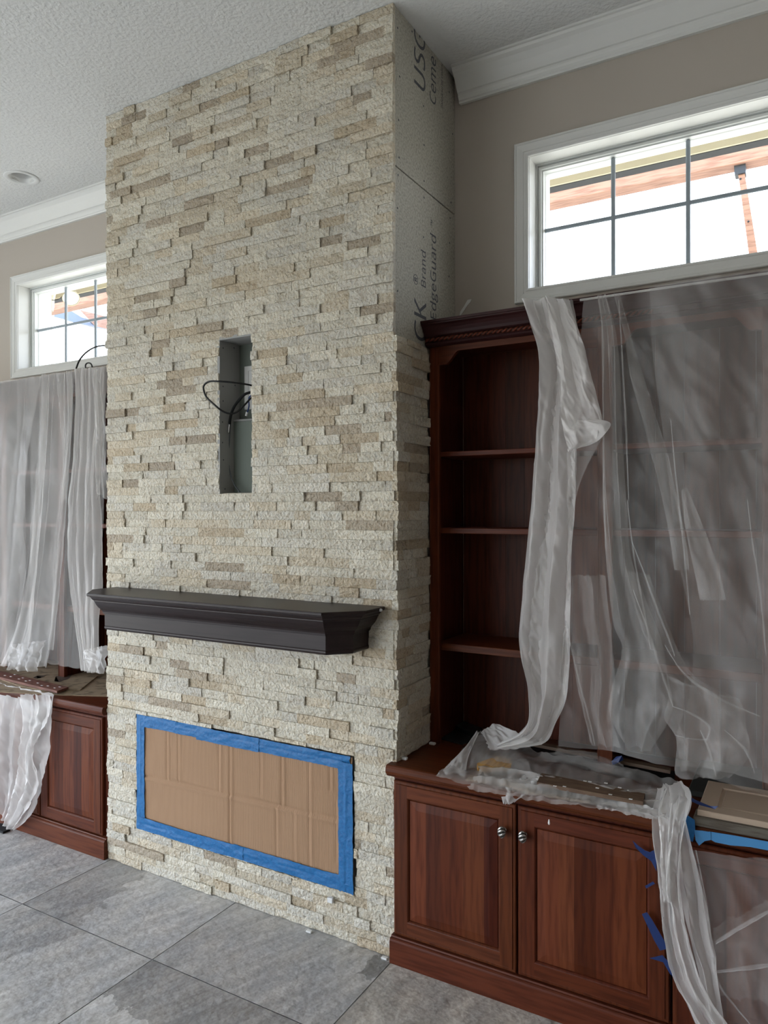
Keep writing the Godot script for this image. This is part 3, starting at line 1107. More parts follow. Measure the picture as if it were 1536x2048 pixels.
# ---------------------------------------------------------------- mantel shelf
func build_mantel() -> void:
	var t := thing("mantel_shelf", "long dark espresso wood mantel shelf with moulded edge on the stone face", "mantel shelf", Vector3(-0.795, 1.175, 0))
	var plan := [Vector2(-1.55, -0.001), Vector2(-1.55, 0.142), Vector2(-1.435, 0.262), Vector2(-0.155, 0.262), Vector2(-0.04, 0.142), Vector2(-0.04, -0.001)]
	plan.reverse()
	for q in [["top_board", [Vector2(0.004, 1.346), Vector2(0.001, 1.345), Vector2(0.0, 1.342), Vector2(0.0, 1.335), Vector2(0.003, 1.332), Vector2(0.012, 1.3315)]], ["crown_moulding", [Vector2(0.012, 1.3313), Vector2(0.0125, 1.328), Vector2(0.016, 1.326), Vector2(0.018, 1.321), Vector2(0.0235, 1.315), Vector2(0.028, 1.312), Vector2(0.028, 1.308), Vector2(0.031, 1.3065), Vector2(0.033, 1.302), Vector2(0.037, 1.293), Vector2(0.044, 1.282), Vector2(0.053, 1.272), Vector2(0.0605, 1.2645), Vector2(0.064, 1.257), Vector2(0.0645, 1.252), Vector2(0.068, 1.2515), Vector2(0.0685, 1.2475)]], ["frieze", [Vector2(0.0725, 1.2474), Vector2(0.073, 1.193), Vector2(0.0755, 1.1925)]], ["bottom_bead", [Vector2(0.0735, 1.1924), Vector2(0.0715, 1.189), Vector2(0.071, 1.184), Vector2(0.073, 1.179), Vector2(0.077, 1.1755), Vector2(0.081, 1.175)]]]:
		var b := MB.new()
		sweep(b, plan, q[1])
		part(q[0], b, M.espresso, t)
	part_mesh("white_plug", lathe([Vector2(0.0, 0.006), Vector2(0.0045, 0.0045), Vector2(0.006, 0.0), Vector2(0.006, -0.004)], Vector3(-0.037, 1.336, 0.035), Vector3(1, 0, 0), M.white_plastic, 12), t)


# ---------------------------------------------------------------- taped cardboard over the firebox
func build_cover() -> void:
	var t := thing("cardboard_cover", "brown corrugated cardboard sheet with blue tape border covering the fireplace opening", "cardboard", Vector3(-0.8, 0.1966, 0))
	var x0 := -1.405
	var x1 := -0.192
	var y0 := 0.205
	var y1 := 0.737
	var nx := 180
	var ny := 64
	var v := PackedVector3Array()
	var idx := PackedInt32Array()
	var wob := noise(8, 1.4, 3)
	var folds := [[-1.217, 0.0015, 0.458, 0.70], [-1.143, 0.0014, 0.458, 0.7], [-0.895, 0.0018, 0.47, 0.7], [-0.83, 0.0022, 0.47, 0.7], [-0.657, 0.001, 0.5, 0.7], [-0.545, 0.0024, 0.475, 0.7], [-0.403, 0.0014, 0.2, 0.7], [-0.30, 0.0016, 0.58, 0.7], [-0.833, 0.0024, 0.2, 0.468], [-0.575, 0.0012, 0.2, 0.47], [-0.48, 0.001, 0.2, 0.47], [-0.27, 0.0012, 0.3, 0.55]]
	for j in ny + 1:
		var y := lerpf(y0, y1, float(j) / ny)
		for i in nx + 1:
			var x := lerpf(x0, x1, float(i) / nx)
			var z := -0.004 + 0.003 * wob.get_noise_2d(x * 1.5, y * 1.5) + 0.0008 * wob.get_noise_2d(x * 14.0, y * 3.0)
			var cr := 0.4565 + 0.0205 * (x + 1.36) / 1.11
			z -= 0.008 * exp(-pow((y - cr) / 0.004, 2.0)) - 0.005 * exp(-pow((y - cr + 0.013) / 0.006, 2.0))
			for f in folds:
				if y > f[2] and y < f[3]:
					z -= f[1] * 2.6 * exp(-pow((x - f[0]) / 0.0042, 2.0)) - f[1] * 1.6 * exp(-pow((x - f[0] - 0.013) / 0.006, 2.0))
			var c2 := 0.585 - 0.02 * (x + 0.83)
			if x > -0.83:
				z -= 0.003 * exp(-pow((y - c2) / 0.0035, 2.0))
			v.append(Vector3(x, y, z))
	for j in ny:
		for i in nx:
			var a := j * (nx + 1) + i
			idx.append_array([a, a + nx + 1, a + nx + 2, a, a + nx + 2, a + 1])
	part_mesh("cardboard_sheet", smooth_mesh(v, idx, M.cardboard), t)
	# tape strips, slightly rumpled; [x0, y0, x1, y1, seed, lift, along x]
	for q in [[-1.413, 0.198, -1.360, 0.744, 1, 0.0, false], [-1.40, 0.690, -0.98, 0.745, 2, 0.001, true], [-1.02, 0.683, -0.66, 0.743, 3, 0.0035, true], [-0.70, 0.686, -0.200, 0.742, 4, 0.0015, true], [-1.406, 0.198, -0.75, 0.256, 5, 0.0028, true], [-0.80, 0.199, -0.19, 0.258, 6, 0.0012, true], [-0.252, 0.199, -0.184, 0.715, 7, 0.004, false]]:
		part_mesh("tape_strip", tape_patch(q[0], q[1], q[2], q[3], q[4], q[5], q[6]), t)


func tape_patch(x0: float, y0: float, x1: float, y1: float, sd: int, lift: float, along_x: bool) -> ArrayMesh:
	var n := noise(sd * 7, 1.0, 3)
	var nx := 90 if along_x else 12
	var ny := 12 if along_x else 70
	var v := PackedVector3Array()
	var idx := PackedInt32Array()
	for j in ny + 1:
		for i in nx + 1:
			var s := float(i) / nx
			var w := float(j) / ny
			var x := lerpf(x0, x1, s)
			var y := lerpf(y0, y1, w)
			if along_x:
				y += 0.0035 * n.get_noise_2d(x * 3.0, 9.0) + (0.002 * n.get_noise_2d(x * 60.0, w * 9.0) if j in [0, ny] else 0.0)
				if i in [0, nx]:
					x += 0.006 * n.get_noise_1d(w * 4.0)
			else:
				x += 0.003 * n.get_noise_2d(y * 3.0, 5.0) + (0.002 * n.get_noise_2d(y * 60.0, s * 9.0) if i in [0, nx] else 0.0)
				if j in [0, ny]:
					y += 0.008 * n.get_noise_1d(s * 4.0)
			var across := w if along_x else s
			var z := 0.0015 + lift + 0.0028 * n.get_noise_2d(x * 9.0, y * 26.0 if along_x else y * 9.0) + 0.002 * exp(-pow((across - 0.52) / 0.06, 2.0)) * n.get_noise_2d(x * 2.0, y * 2.0) * 3.0
			v.append(Vector3(x, y, z))
	for j in ny:
		for i in nx:
			var a := j * (nx + 1) + i
			idx.append_array([a, a + nx + 1, a + nx + 2, a, a + nx + 2, a + 1])
	return smooth_mesh(v, idx, M.tape)


# ---------------------------------------------------------------- cherry cabinets
func stave_z(d: float, z: float) -> float:
	if d < 0.004:
		return z - 0.014
	if d < 0.034:
		return lerpf(z - 0.0068, z - 0.0058, (d - 0.004) / 0.030)
	return z - 0.003


# raised panel door modelled in the xy plane at depth z; returns the door node
func cabinet_door(parent: Node3D, xf: Transform3D, x0: float, y0: float, x1: float, y1: float, z: float, knob_x: float, drawn := true) -> void:
	var d := Node3D.new()
	d.name = "door"
	parent.add_child(d, true)
	d.position = Vector3.ZERO
	var fw := 0.058
	var ox0 := x0 + fw
	var ox1 := x1 - fw
	var oy0 := y0 + fw
	var oy1 := y1 - fw
	var ed := MB.new().turned(xf).tint(cherry(0.0))
	ed.frame(x0, y0, x1, y1, [Vector2(0, z - 0.021), Vector2(0, z - 0.006), Vector2(0.003, z - 0.0035), Vector2(0.011, z - 0.003), Vector2(0.0125, z + 0.0003), Vector2(0.014, z)])
	part("edge_moulding", ed, M.wood_y, d)
	for s in [[x0 + 0.0135, ox0], [ox1, x1 - 0.0135]]:
		var b := MB.new().turned(xf).tint(cherry(rng.randf_range(-0.08, 0.1)))
		b.box(Vector3(s[0], y0 + 0.0135, z - 0.019), Vector3(s[1], y1 - 0.0135, z))
		part("stile", b, M.wood_y, d)
	for s in [[y0 + 0.0135, oy0], [oy1, y1 - 0.0135]]:
		var b := MB.new().turned(xf).tint(cherry(rng.randf_range(-0.02, 0.2)))
		b.box(Vector3(ox0, s[0], z - 0.019), Vector3(ox1, s[1], z))
		part("rail", b, M.wood_x, d)
	var og := MB.new().turned(xf).tint(cherry(-0.05))
	og.frame(ox0, oy0, ox1, oy1, [Vector2(0, z), Vector2(0.003, z - 0.001), Vector2(0.0065, z - 0.005), Vector2(0.008, z - 0.009), Vector2(0.009, z - 0.0145)])
	part("inner_moulding", og, M.wood_y, d)
	# panel glued up from upright staves of different tone
	var px0 := ox0 + 0.006
	var px1 := ox1 - 0.006
	var py0 := oy0 + 0.006
	var py1 := oy1 - 0.006
	var tone := rng.randi() % 8
	var x := px0
	while x < px1 - 0.001:
		var e := minf(x + rng.randf_range(0.05, 0.095), px1)
		if px1 - e < 0.03:
			e = px1
		var xs := [x, e]
		for q in [px0 + 0.004, px0 + 0.034, px0 + 0.035, px1 - 0.004, px1 - 0.034, px1 - 0.035]:
			if q > x + 1e-4 and q < e - 1e-4:
				xs.append(q)
		xs.sort()
		var ys := [py0, py0 + 0.004, py0 + 0.034, py0 + 0.035, py1 - 0.035, py1 - 0.034, py1 - 0.004, py1]
		tone += 1
		var b := MB.new().turned(xf).tint(cherry([0.34, -0.16, -0.02, 0.26, -0.26, 0.12, -0.1, 0.3][tone % 8]))
		for i in xs.size() - 1:
			for j in ys.size() - 1:
				var q := []
				for w in [[i, j], [i, j + 1], [i + 1, j + 1], [i + 1, j]]:
					var dx := minf(xs[w[0]] - px0, px1 - xs[w[0]])
					var dy := minf(ys[w[1]] - py0, py1 - ys[w[1]])
					q.append(Vector3(xs[w[0]], ys[w[1]], stave_z(minf(dx, dy) + 1e-5, z)))
				if (i < xs.size() / 2) == (j < 4):
					b.tri(q[0], q[1], q[2])
					b.tri(q[0], q[2], q[3])
				else:
					b.tri(q[0], q[1], q[3])
					b.tri(q[1], q[2], q[3])
		part("stave", b, M.wood_y, d)
		x = e
	if drawn:
		knob(d, xf * Vector3(knob_x, y1 - 0.092, z))


func knob(parent: Node, at: Vector3) -> void:
	# pewter knob with twisted flutes, like the others on the cabinet
	var v := PackedVector3Array()
	var c := PackedColorArray()
	var idx := PackedInt32Array()
	var nu := 64
	var nv := 20
	for j in nv + 1:
		var b := PI * (float(j) / nv - 0.5)
		for i in nu:
			var a := TAU * i / nu
			var tw := sin(7.0 * a + 3.4 * b)
			var cut := clampf(tw * 2.0, -1, 1) * cos(b)
			var r := 0.0165 + 0.0016 * cut
			# poles left and right, so that the flutes run aslant
			v.append(at + Vector3(sin(b) * 0.0155, cos(b) * cos(a) * r * 1.15, 0.024 + cos(b) * sin(a) * r * 0.72))
			var g := 0.42 if cut > -0.2 else 0.03
			c.append(Color(g, g * 0.96, g * 0.9))
	for j in nv:
		for i in nu:
			var k := (i + 1) % nu
			idx.append_array([j * nu + i, (j + 1) * nu + i, (j + 1) * nu + k, j * nu + i, (j + 1) * nu + k, j * nu + k])
	var o := part_mesh("knob", smooth_mesh(v, idx, M.knob, c), parent)
	part_mesh("knob_stem", lathe([Vector2(0.009, 0.0), Vector2(0.0085, 0.002), Vector2(0.005, 0.005), Vector2(0.0055, 0.018)], at, Vector3(0, 0, 1), M.chrome, 16), parent)
	o.name = "knob"


func base_cabinet(xf: Transform3D, label: String, x0: float, x1: float, doors: Array, end_gap: float) -> Node3D:
	var at := xf * Vector3((x0 + x1) * 0.5, 0, -0.27)
	var t := thing("base_cabinet", label, "cabinet", at)
	var b := MB.new().turned(xf).tint(cherry(-0.12))
	b.box(Vector3(x0, 0.0, -0.555), Vector3(x1, 0.7095, 0.0), 0.001)
	part("body", b, M.wood_y, t)
	b = MB.new().turned(xf).tint(cherry(0.1))
	b.run_x([Vector2(0.0, 0.001), Vector2(0.034, 0.001), Vector2(0.034, 0.086), Vector2(0.032, 0.089), Vector2(0.031, 0.092), Vector2(0.027, 0.095), Vector2(0.022, 0.096), Vector2(0.02, 0.101), Vector2(0.0, 0.102)], x0 - end_gap, x1)
	part("plinth", b, M.wood_x, t)
	for q in doors:
		cabinet_door(t, xf, q[0], 0.107, q[1], 0.692, 0.0215, q[2])
	return t


func build_cabinets() -> void:
	rng.seed = 77
	var same := Transform3D.IDENTITY
	var mir := Transform3D(Basis(Vector3(-1, 0, 0), Vector3(0, 1, 0), Vector3(0, 0, 1)), Vector3(-1.622, 0, -0.014))
	var c := base_cabinet(same, "cherry wood base cabinet with two raised panel doors and striped knobs, beside the stone", 0.004, 0.998, [[0.008, 0.493, 0.452], [0.501, 0.994, 0.527]], 0.007)
	var drop := part_mesh("paint_drip", lathe([Vector2(0.0, -0.012), Vector2(0.003, -0.011), Vector2(0.0045, -0.006), Vector2(0.003, 0.004), Vector2(0.001, 0.013), Vector2(0.0, 0.014)], Vector3(0.612, 0.662, 0.0195), Vector3(0, 1, 0), M.white_plastic, 10), c)
	drop.set_meta("label", "white paint drip")
	base_cabinet(same, "cherry wood base cabinet mostly hidden behind clear plastic at right edge", 1.0, 1.99, [[1.005, 1.492, 1.45], [1.5, 1.986, 1.53]], 0.0)
	base_cabinet(mir, "cherry wood base cabinet half covered by white plastic, left of the stone", 0.0, 0.998, [[0.03, 0.515, 0.47], [0.523, 0.994, 0.55]], 0.0)
	base_cabinet(mir, "cherry wood base cabinet behind white plastic at far left", 1.0, 1.99, [[1.005, 1.492, 1.45], [1.5, 1.986, 1.53]], 0.0)
	# worktops
	for q in [[same, -0.0135, 1.99, "cherry wood cabinet top with eased front edge, right of the stone"], [mir, 0.0, 1.99, "cherry wood cabinet top under cardboard, left of the stone"]]:
		var t := thing("countertop", q[3], "countertop", q[0] * Vector3(1.0, 0.7105, -0.27))
		var b := MB.new().turned(q[0]).tint(cherry(0.02))
		b.run_x([Vector2(-0.574, 0.7105), Vector2(0.034, 0.7105), Vector2(0.036, 0.717), Vector2(0.0415, 0.7215), Vector2(0.0435, 0.73), Vector2(0.0425, 0.742), Vector2(0.038, 0.75), Vector2(0.032, 0.7525), Vector2(-0.574, 0.7525)], q[1] if q[0] == same else 0.0, q[2])
		part("slab", b, M.wood_x, t)


func build_bookcases() -> void:
	rng.seed = 78
	var same := Transform3D.IDENTITY
	var mir := Transform3D(Basis(Vector3(-1, 0, 0), Vector3(0, 1, 0), Vector3(0, 0, 1)), Vector3(-1.622, 0, 0))
	for q in [[same, "tall cherry wood bookcase with open shelves and dark crown, right of the stone"], [mir, "tall cherry wood bookcase veiled by plastic, left of the stone"]]:
		var xf: Transform3D = q[0]
		var t := thing("bookcase", q[1], "bookcase", xf * Vector3(1.0, 0.7526, -0.43))
		var base := 0.7535
		var bays := [[0.058, 0.70], [0.755, 1.24], [1.295, 1.93]]
		# upright sides between and beside the bays
		for x in [0.016, 0.718, 1.258, 1.95]:
			var b := MB.new().turned(xf).tint(cherry(-0.2))
			b.box(Vector3(x, base, -0.572), Vector3(x + 0.019, 2.40, -0.301))
			part("side_panel", b, M.wood_y, t)
		for s in [[0.014, 0.058], [0.70, 0.755], [1.24, 1.295], [1.93, 1.985]]:
			var b := MB.new().turned(xf).tint(cherry(0.02))
			b.box(Vector3(s[0], base, -0.3), Vector3(s[1], 2.40, -0.28), 0.0025)
			part("stile", b, M.wood_y, t)
			b = MB.new().turned(xf).tint(cherry(0.12))
			for e in [s[0] + 0.001, s[1] - 0.006]:
				b.box(Vector3(e, base, -0.282), Vector3(e + 0.005, 2.31, -0.2775), 0.001)
			part("bead", b, M.wood_y, t)
		for bay in bays:
			# arched top rail
			var poly := []
			var x0: float = bay[0]
			var x1: float = bay[1]
			poly.append(Vector3(x0 - 0.001, 2.3995, -0.281))
			poly.append(Vector3(x0 - 0.001, 2.312, -0.281))
			for k in 13:
				var s := k / 12.0
				poly.append(Vector3(x0 + 0.03 + 0.058 * s, 2.314 + 0.05 * smoothstep(0.0, 1.0, s), -0.281))
			for k in 13:
				var s := k / 12.0
				poly.append(Vector3(x1 - 0.088 + 0.058 * s, 2.364 - 0.05 * smoothstep(0.0, 1.0, s), -0.281))
			poly.append(Vector3(x1 + 0.001, 2.312, -0.281))
			poly.append(Vector3(x1 + 0.001, 2.3995, -0.281))
			var b := MB.new().turned(xf).tint(cherry(-0.06))
			b.slab(poly, Vector3(0, 0, -0.018))
			part("arched_rail", b, M.wood_x, t)
			# back of upright boards
			var x: float = x0 - 0.02
			while x < x1 + 0.015:
				var e := minf(x + rng.randf_range(0.07, 0.13), x1 + 0.018)
				b = MB.new().turned(xf).tint(cherry(rng.randf_range(-0.2, 0.16)))
				b.box(Vector3(x + 0.0004, base, -0.577), Vector3(e - 0.0004, 2.40, -0.572 + rng.randf_range(0.0, 0.0012)))
				part("back_board", b, M.wood_y, t)
				x = e
			for sh in [[1.937, 1.957], [1.62, 1.643], [1.136, 1.167]]:
				b = MB.new().turned(xf).tint(cherry(0.06))
				b.box(Vector3(x0 - 0.02, sh[0], -0.57), Vector3(x1 + 0.017, sh[1], -0.302), 0.002)
				part("shelf", b, M.wood_x, t)
		var b2 := MB.new().turned(xf).tint(cherry(-0.15))
		b2.box(Vector3(0.014, 2.4, -0.577), Vector3(1.985, 2.415, -0.29))
		part("top_panel", b2, M.wood_x, t)
		# crown with rope band
		var cr := MB.new().turned(xf).tint(Color(0.04, 0.014, 0.012))
		cr.run_x([Vector2(-0.31, 2.388), Vector2(-0.278, 2.388), Vector2(-0.268, 2.391), Vector2(-0.262, 2.395), Vector2(-0.258, 2.401), Vector2(-0.261, 2.406), Vector2(-0.267, 2.408), Vector2(-0.267, 2.425), Vector2(-0.258, 2.4255), Vector2(-0.251, 2.43), Vector2(-0.2475, 2.44), Vector2(-0.24, 2.453), Vector2(-0.231, 2.464), Vector2(-0.2225, 2.47), Vector2(-0.222, 2.475), Vector2(-0.218, 2.476), Vector2(-0.217, 2.486), Vector2(-0.31, 2.486)], 0.004, 1.995)
		part("crown", cr, M.wood_x, t)
		if xf == same:
			var v := PackedVector3Array()
			var c := PackedColorArray()
			var idx := PackedInt32Array()
			var n := 620
			var sides := 10
			for j in n + 1:
				var x := lerpf(0.004, 0.9, float(j) / n)
				for i in sides:
					var a := TAU * i / sides
					var w := sin(2.0 * a - x * TAU / 0.021)
					var r := 0.0072 + 0.0019 * w
					v.append(Vector3(x, 2.4165 + r * sin(a) * 1.05, -0.2655 + r * cos(a)))
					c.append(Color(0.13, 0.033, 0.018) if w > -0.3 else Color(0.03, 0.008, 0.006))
			for j in n:
				for i in sides:
					var k := (i + 1) % sides
					idx.append_array([j * sides + i, (j + 1) * sides + i, (j + 1) * sides + k, j * sides + i, (j + 1) * sides + k, j * sides + k])
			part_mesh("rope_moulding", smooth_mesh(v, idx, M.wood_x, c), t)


# ---------------------------------------------------------------- plastic sheeting
func build_right_plastic() -> void:
	var t := thing("plastic_curtain", "clear plastic sheeting draped over the right bookcase from its crown to the cabinet top", "plastic sheet", Vector3(0.9, 0.76, -0.2))
	# broad back sheet
	part_mesh("film", drape([Vector3(0.674, 2.471, -0.2), Vector3(0.66, 2.293, -0.2), Vector3(0.638, 1.934, -0.21), Vector3(0.617, 1.569, -0.22), Vector3(0.605, 1.202, -0.22), Vector3(0.596, 1.021, -0.2), Vector3(0.6, 0.872, -0.16)], [Vector3(1.9, 2.5, -0.2), Vector3(1.9, 1.8, -0.2), Vector3(1.9, 1.2, -0.2), Vector3(1.9, 0.84, -0.18)], M.film, {"nu": 150, "nv": 120, "k": 4.0, "amp": 0.012, "amp_end": 0.03, "shear": 0.25, "wr": 0.016, "ws": 4.0, "seed": 3}), t)
	# second layer over the right part
	part_mesh("film", drape([Vector3(0.904, 2.477, -0.185), Vector3(0.913, 2.26, -0.175), Vector3(0.954, 1.918, -0.17), Vector3(0.989, 1.581, -0.165), Vector3(1.041, 1.286, -0.16), Vector3(1.019, 1.037, -0.15), Vector3(0.992, 0.969, -0.14), Vector3(1.006, 0.851, -0.13)], [Vector3(1.9, 2.5, -0.19), Vector3(1.9, 1.8, -0.17), Vector3(1.9, 1.2, -0.15), Vector3(1.9, 0.8, -0.12)], M.film_thin, {"nu": 120, "nv": 120, "k": 2.5, "amp": 0.012, "amp_end": 0.035, "shear": -0.3, "wr": 0.016, "ws": 4.5, "seed": 5}), t)
	# bundled left edge
	part_mesh("film", drape([Vector3(0.448, 2.502, -0.19), Vector3(0.483, 2.399, -0.17), Vector3(0.517, 2.292, -0.16), Vector3(0.52, 2.173, -0.16), Vector3(0.505, 1.973, -0.16), Vector3(0.489, 1.753, -0.16), Vector3(0.462, 1.494, -0.16), Vector3(0.441, 1.271, -0.16), Vector3(0.446, 1.178, -0.16), Vector3(0.48, 1.055, -0.15), Vector3(0.484, 0.947, -0.14), Vector3(0.46, 0.902, -0.12), Vector3(0.39, 0.86, -0.1)], [Vector3(0.599, 2.487, -0.19), Vector3(0.653, 2.357, -0.16), Vector3(0.691, 2.21, -0.15), Vector3(0.658, 1.964, -0.14), Vector3(0.657, 1.751, -0.14), Vector3(0.643, 1.538, -0.14), Vector3(0.639, 1.343, -0.14), Vector3(0.635, 1.165, -0.14), Vector3(0.624, 1.039, -0.14), Vector3(0.587, 0.947, -0.13), Vector3(0.564, 0.887, -0.1), Vector3(0.493, 0.863, -0.08), Vector3(0.398, 0.848, -0.08)], M.film_thick, {"nu": 50, "nv": 130, "k": 2.0, "amp": 0.02, "amp_end": 0.025, "over": 0.012, "wr": 0.005, "ws": 9.0, "warp": 1.2, "seed": 7}), t)
	part_mesh("film", drape([Vector3(0.455, 2.498, -0.195), Vector3(0.491, 2.382, -0.18), Vector3(0.523, 2.267, -0.175), Vector3(0.527, 2.12, -0.175), Vector3(0.507, 1.9, -0.175), Vector3(0.484, 1.642, -0.175), Vector3(0.449, 1.381, -0.175), Vector3(0.441, 1.194, -0.175), Vector3(0.484, 1.035, -0.16), Vector3(0.484, 0.945, -0.15), Vector3(0.449, 0.894, -0.13)], [Vector3(0.643, 2.471, -0.195), Vector3(0.675, 2.322, -0.175), Vector3(0.703, 2.176, -0.17), Vector3(0.669, 1.965, -0.165), Vector3(0.661, 1.751, -0.165), Vector3(0.643, 1.537, -0.165), Vector3(0.636, 1.321, -0.165), Vector3(0.628, 1.141, -0.165), Vector3(0.615, 1.033, -0.16), Vector3(0.577, 0.94, -0.15), Vector3(0.554, 0.89, -0.12)], M.film_mid, {"nu": 50, "nv": 120, "k": 1.3, "amp": 0.012, "amp_end": 0.02, "over": 0.01, "wr": 0.01, "ws": 12.0, "seed": 8}), t)
	part_mesh("hem", tube([Vector3(0.66, 2.473, -0.2), Vector3(0.757, 2.473, -0.2), Vector3(0.901, 2.473, -0.2), Vector3(1.06, 2.472, -0.2), Vector3(1.261, 2.471, -0.2), Vector3(1.483, 2.47, -0.2)], 0.0045, M.film_thick, 60, 6), t)
	# turned-back flap in front of it
	part_mesh("film", drape([Vector3(0.541, 2.5, -0.18), Vector3(0.564, 2.4, -0.14), Vector3(0.592, 2.285, -0.12), Vector3(0.615, 2.175, -0.11), Vector3(0.617, 2.104, -0.11), Vector3(0.623, 2.029, -0.1), Vector3(0.637, 1.993, -0.1)], [Vector3(0.626, 2.473, -0.18), Vector3(0.676, 2.35, -0.14), Vector3(0.712, 2.22, -0.12), Vector3(0.739, 2.112, -0.11), Vector3(0.759, 2.056, -0.11), Vector3(0.767, 2.006, -0.1), Vector3(0.751, 1.956, -0.1)], M.film_thick, {"nu": 50, "nv": 80, "k": 1.5, "amp": 0.014, "over": 0.006, "wr": 0.008, "ws": 12.0, "seed": 9}), t)
	part_mesh("film", drape([Vector3(0.623, 2.029, -0.1), Vector3(0.633, 1.987, -0.09), Vector3(0.643, 1.951, -0.09), Vector3(0.649, 1.916, -0.09)], [Vector3(0.738, 2.028, -0.1), Vector3(0.796, 2.006, -0.08), Vector3(0.752, 1.951, -0.085), Vector3(0.668, 1.924, -0.09)], M.film_thick, {"nu": 30, "nv": 30, "k": 1.2, "amp": 0.006, "wr": 0.006, "ws": 16.0, "seed": 11}), t)
	part_mesh("film", drape([Vector3(0.637, 1.981, -0.13), Vector3(0.634, 1.875, -0.13), Vector3(0.635, 1.734, -0.13), Vector3(0.642, 1.645, -0.13)], [Vector3(0.78, 1.994, -0.12), Vector3(0.715, 1.89, -0.12), Vector3(0.672, 1.786, -0.12), Vector3(0.648, 1.642, -0.13)], M.film, {"nu": 30, "nv": 50, "k": 1.0, "amp": 0.01, "wr": 0.005, "seed": 12}), t)
	# long narrow pleats
	part_mesh("film", drape([Vector3(0.725, 2.476, -0.19), Vector3(0.746, 2.312, -0.165), Vector3(0.747, 2.013, -0.16), Vector3(0.747, 1.751, -0.16), Vector3(0.76, 1.523, -0.16), Vector3(0.784, 1.315, -0.16), Vector3(0.813, 1.231, -0.16), Vector3(0.779, 1.091, -0.15), Vector3(0.772, 1.003, -0.15), Vector3(0.826, 0.907, -0.15)], [Vector3(0.761, 2.474, -0.19), Vector3(0.801, 2.305, -0.165), Vector3(0.812, 2.009, -0.16), Vector3(0.829, 1.75, -0.155), Vector3(0.847, 1.544, -0.15), Vector3(0.898, 1.394, -0.14), Vector3(0.942, 1.28, -0.14), Vector3(0.971, 1.149, -0.14), Vector3(0.982, 1.043, -0.14), Vector3(0.91, 0.906, -0.14)], M.film, {"nu": 40, "nv": 130, "k": 1.5, "amp": 0.016, "amp_end": 0.03, "over": 0.01, "wr": 0.006, "ws": 8.0, "seed": 13}), t)
	part_mesh("film", drape([Vector3(0.782, 2.474, -0.19), Vector3(0.818, 2.338, -0.165), Vector3(0.846, 2.162, -0.16), Vector3(0.892, 1.987, -0.155), Vector3(0.929, 1.833, -0.15), Vector3(0.966, 1.648, -0.15), Vector3(0.985, 1.515, -0.15)], [Vector3(0.803, 2.473, -0.19), Vector3(0.855, 2.282, -0.165), Vector3(0.911, 2.088, -0.16), Vector3(0.963, 1.916, -0.155), Vector3(0.987, 1.798, -0.15), Vector3(1.023, 1.616, -0.15), Vector3(1.032, 1.517, -0.15)], M.film, {"nu": 30, "nv": 100, "k": 1.0, "amp": 0.014, "over": 0.006, "wr": 0.006, "seed": 15}), t)
	part_mesh("film", drape([Vector3(1.007, 1.781, -0.15), Vector3(1.023, 1.649, -0.15), Vector3(1.05, 1.501, -0.15), Vector3(1.065, 1.42, -0.15)], [Vector3(1.027, 1.789, -0.15), Vector3(1.068, 1.682, -0.15), Vector3(1.113, 1.553, -0.15), Vector3(1.143, 1.425, -0.15)], M.film, {"nu": 20, "nv": 60, "k": 1.0, "amp": 0.01, "wr": 0.006, "seed": 16}), t)
	# sagging folds low down
	part_mesh("film", drape([Vector3(0.623, 1.482, -0.17), Vector3(0.635, 1.286, -0.165), Vector3(0.651, 1.127, -0.16), Vector3(0.68, 1.008, -0.15), Vector3(0.712, 0.898, -0.13)], [Vector3(0.754, 1.487, -0.17), Vector3(0.782, 1.246, -0.16), Vector3(0.792, 1.143, -0.155), Vector3(0.779, 1.004, -0.15), Vector3(0.814, 0.901, -0.13)], M.film, {"nu": 40, "nv": 70, "k": 2.0, "amp": 0.018, "over": 0.006, "wr": 0.008, "ws": 8.0, "seed": 17}), t)
	part_mesh("film", drape([Vector3(0.961, 1.165, -0.14), Vector3(0.969, 1.085, -0.13), Vector3(0.961, 1.02, -0.12), Vector3(0.997, 0.962, -0.11), Vector3(0.992, 0.866, -0.1), Vector3(1.01, 0.843, -0.1)], [Vector3(1.184, 1.11, -0.14), Vector3(1.199, 1.051, -0.13), Vector3(1.214, 0.993, -0.12), Vector3(1.214, 0.948, -0.11), Vector3(1.187, 0.9, -0.1), Vector3(1.158, 0.869, -0.1)], M.film, {"nu": 50, "nv": 60, "k": 1.8, "amp": 0.02, "over": 0.008, "wr": 0.012, "ws": 9.0, "seed": 19}), t)
	part_mesh("film", drape([Vector3(0.827, 1.509, -0.15), Vector3(0.869, 1.358, -0.145), Vector3(0.91, 1.26, -0.14), Vector3(0.975, 1.151, -0.135)], [Vector3(0.909, 1.496, -0.15), Vector3(0.973, 1.315, -0.145), Vector3(1.051, 1.175, -0.14), Vector3(1.184, 1.111, -0.135)], M.film_thin, {"nu": 40, "nv": 60, "k": 1.5, "amp": 0.016, "wr": 0.008, "seed": 20}), t)
	var sd := 200
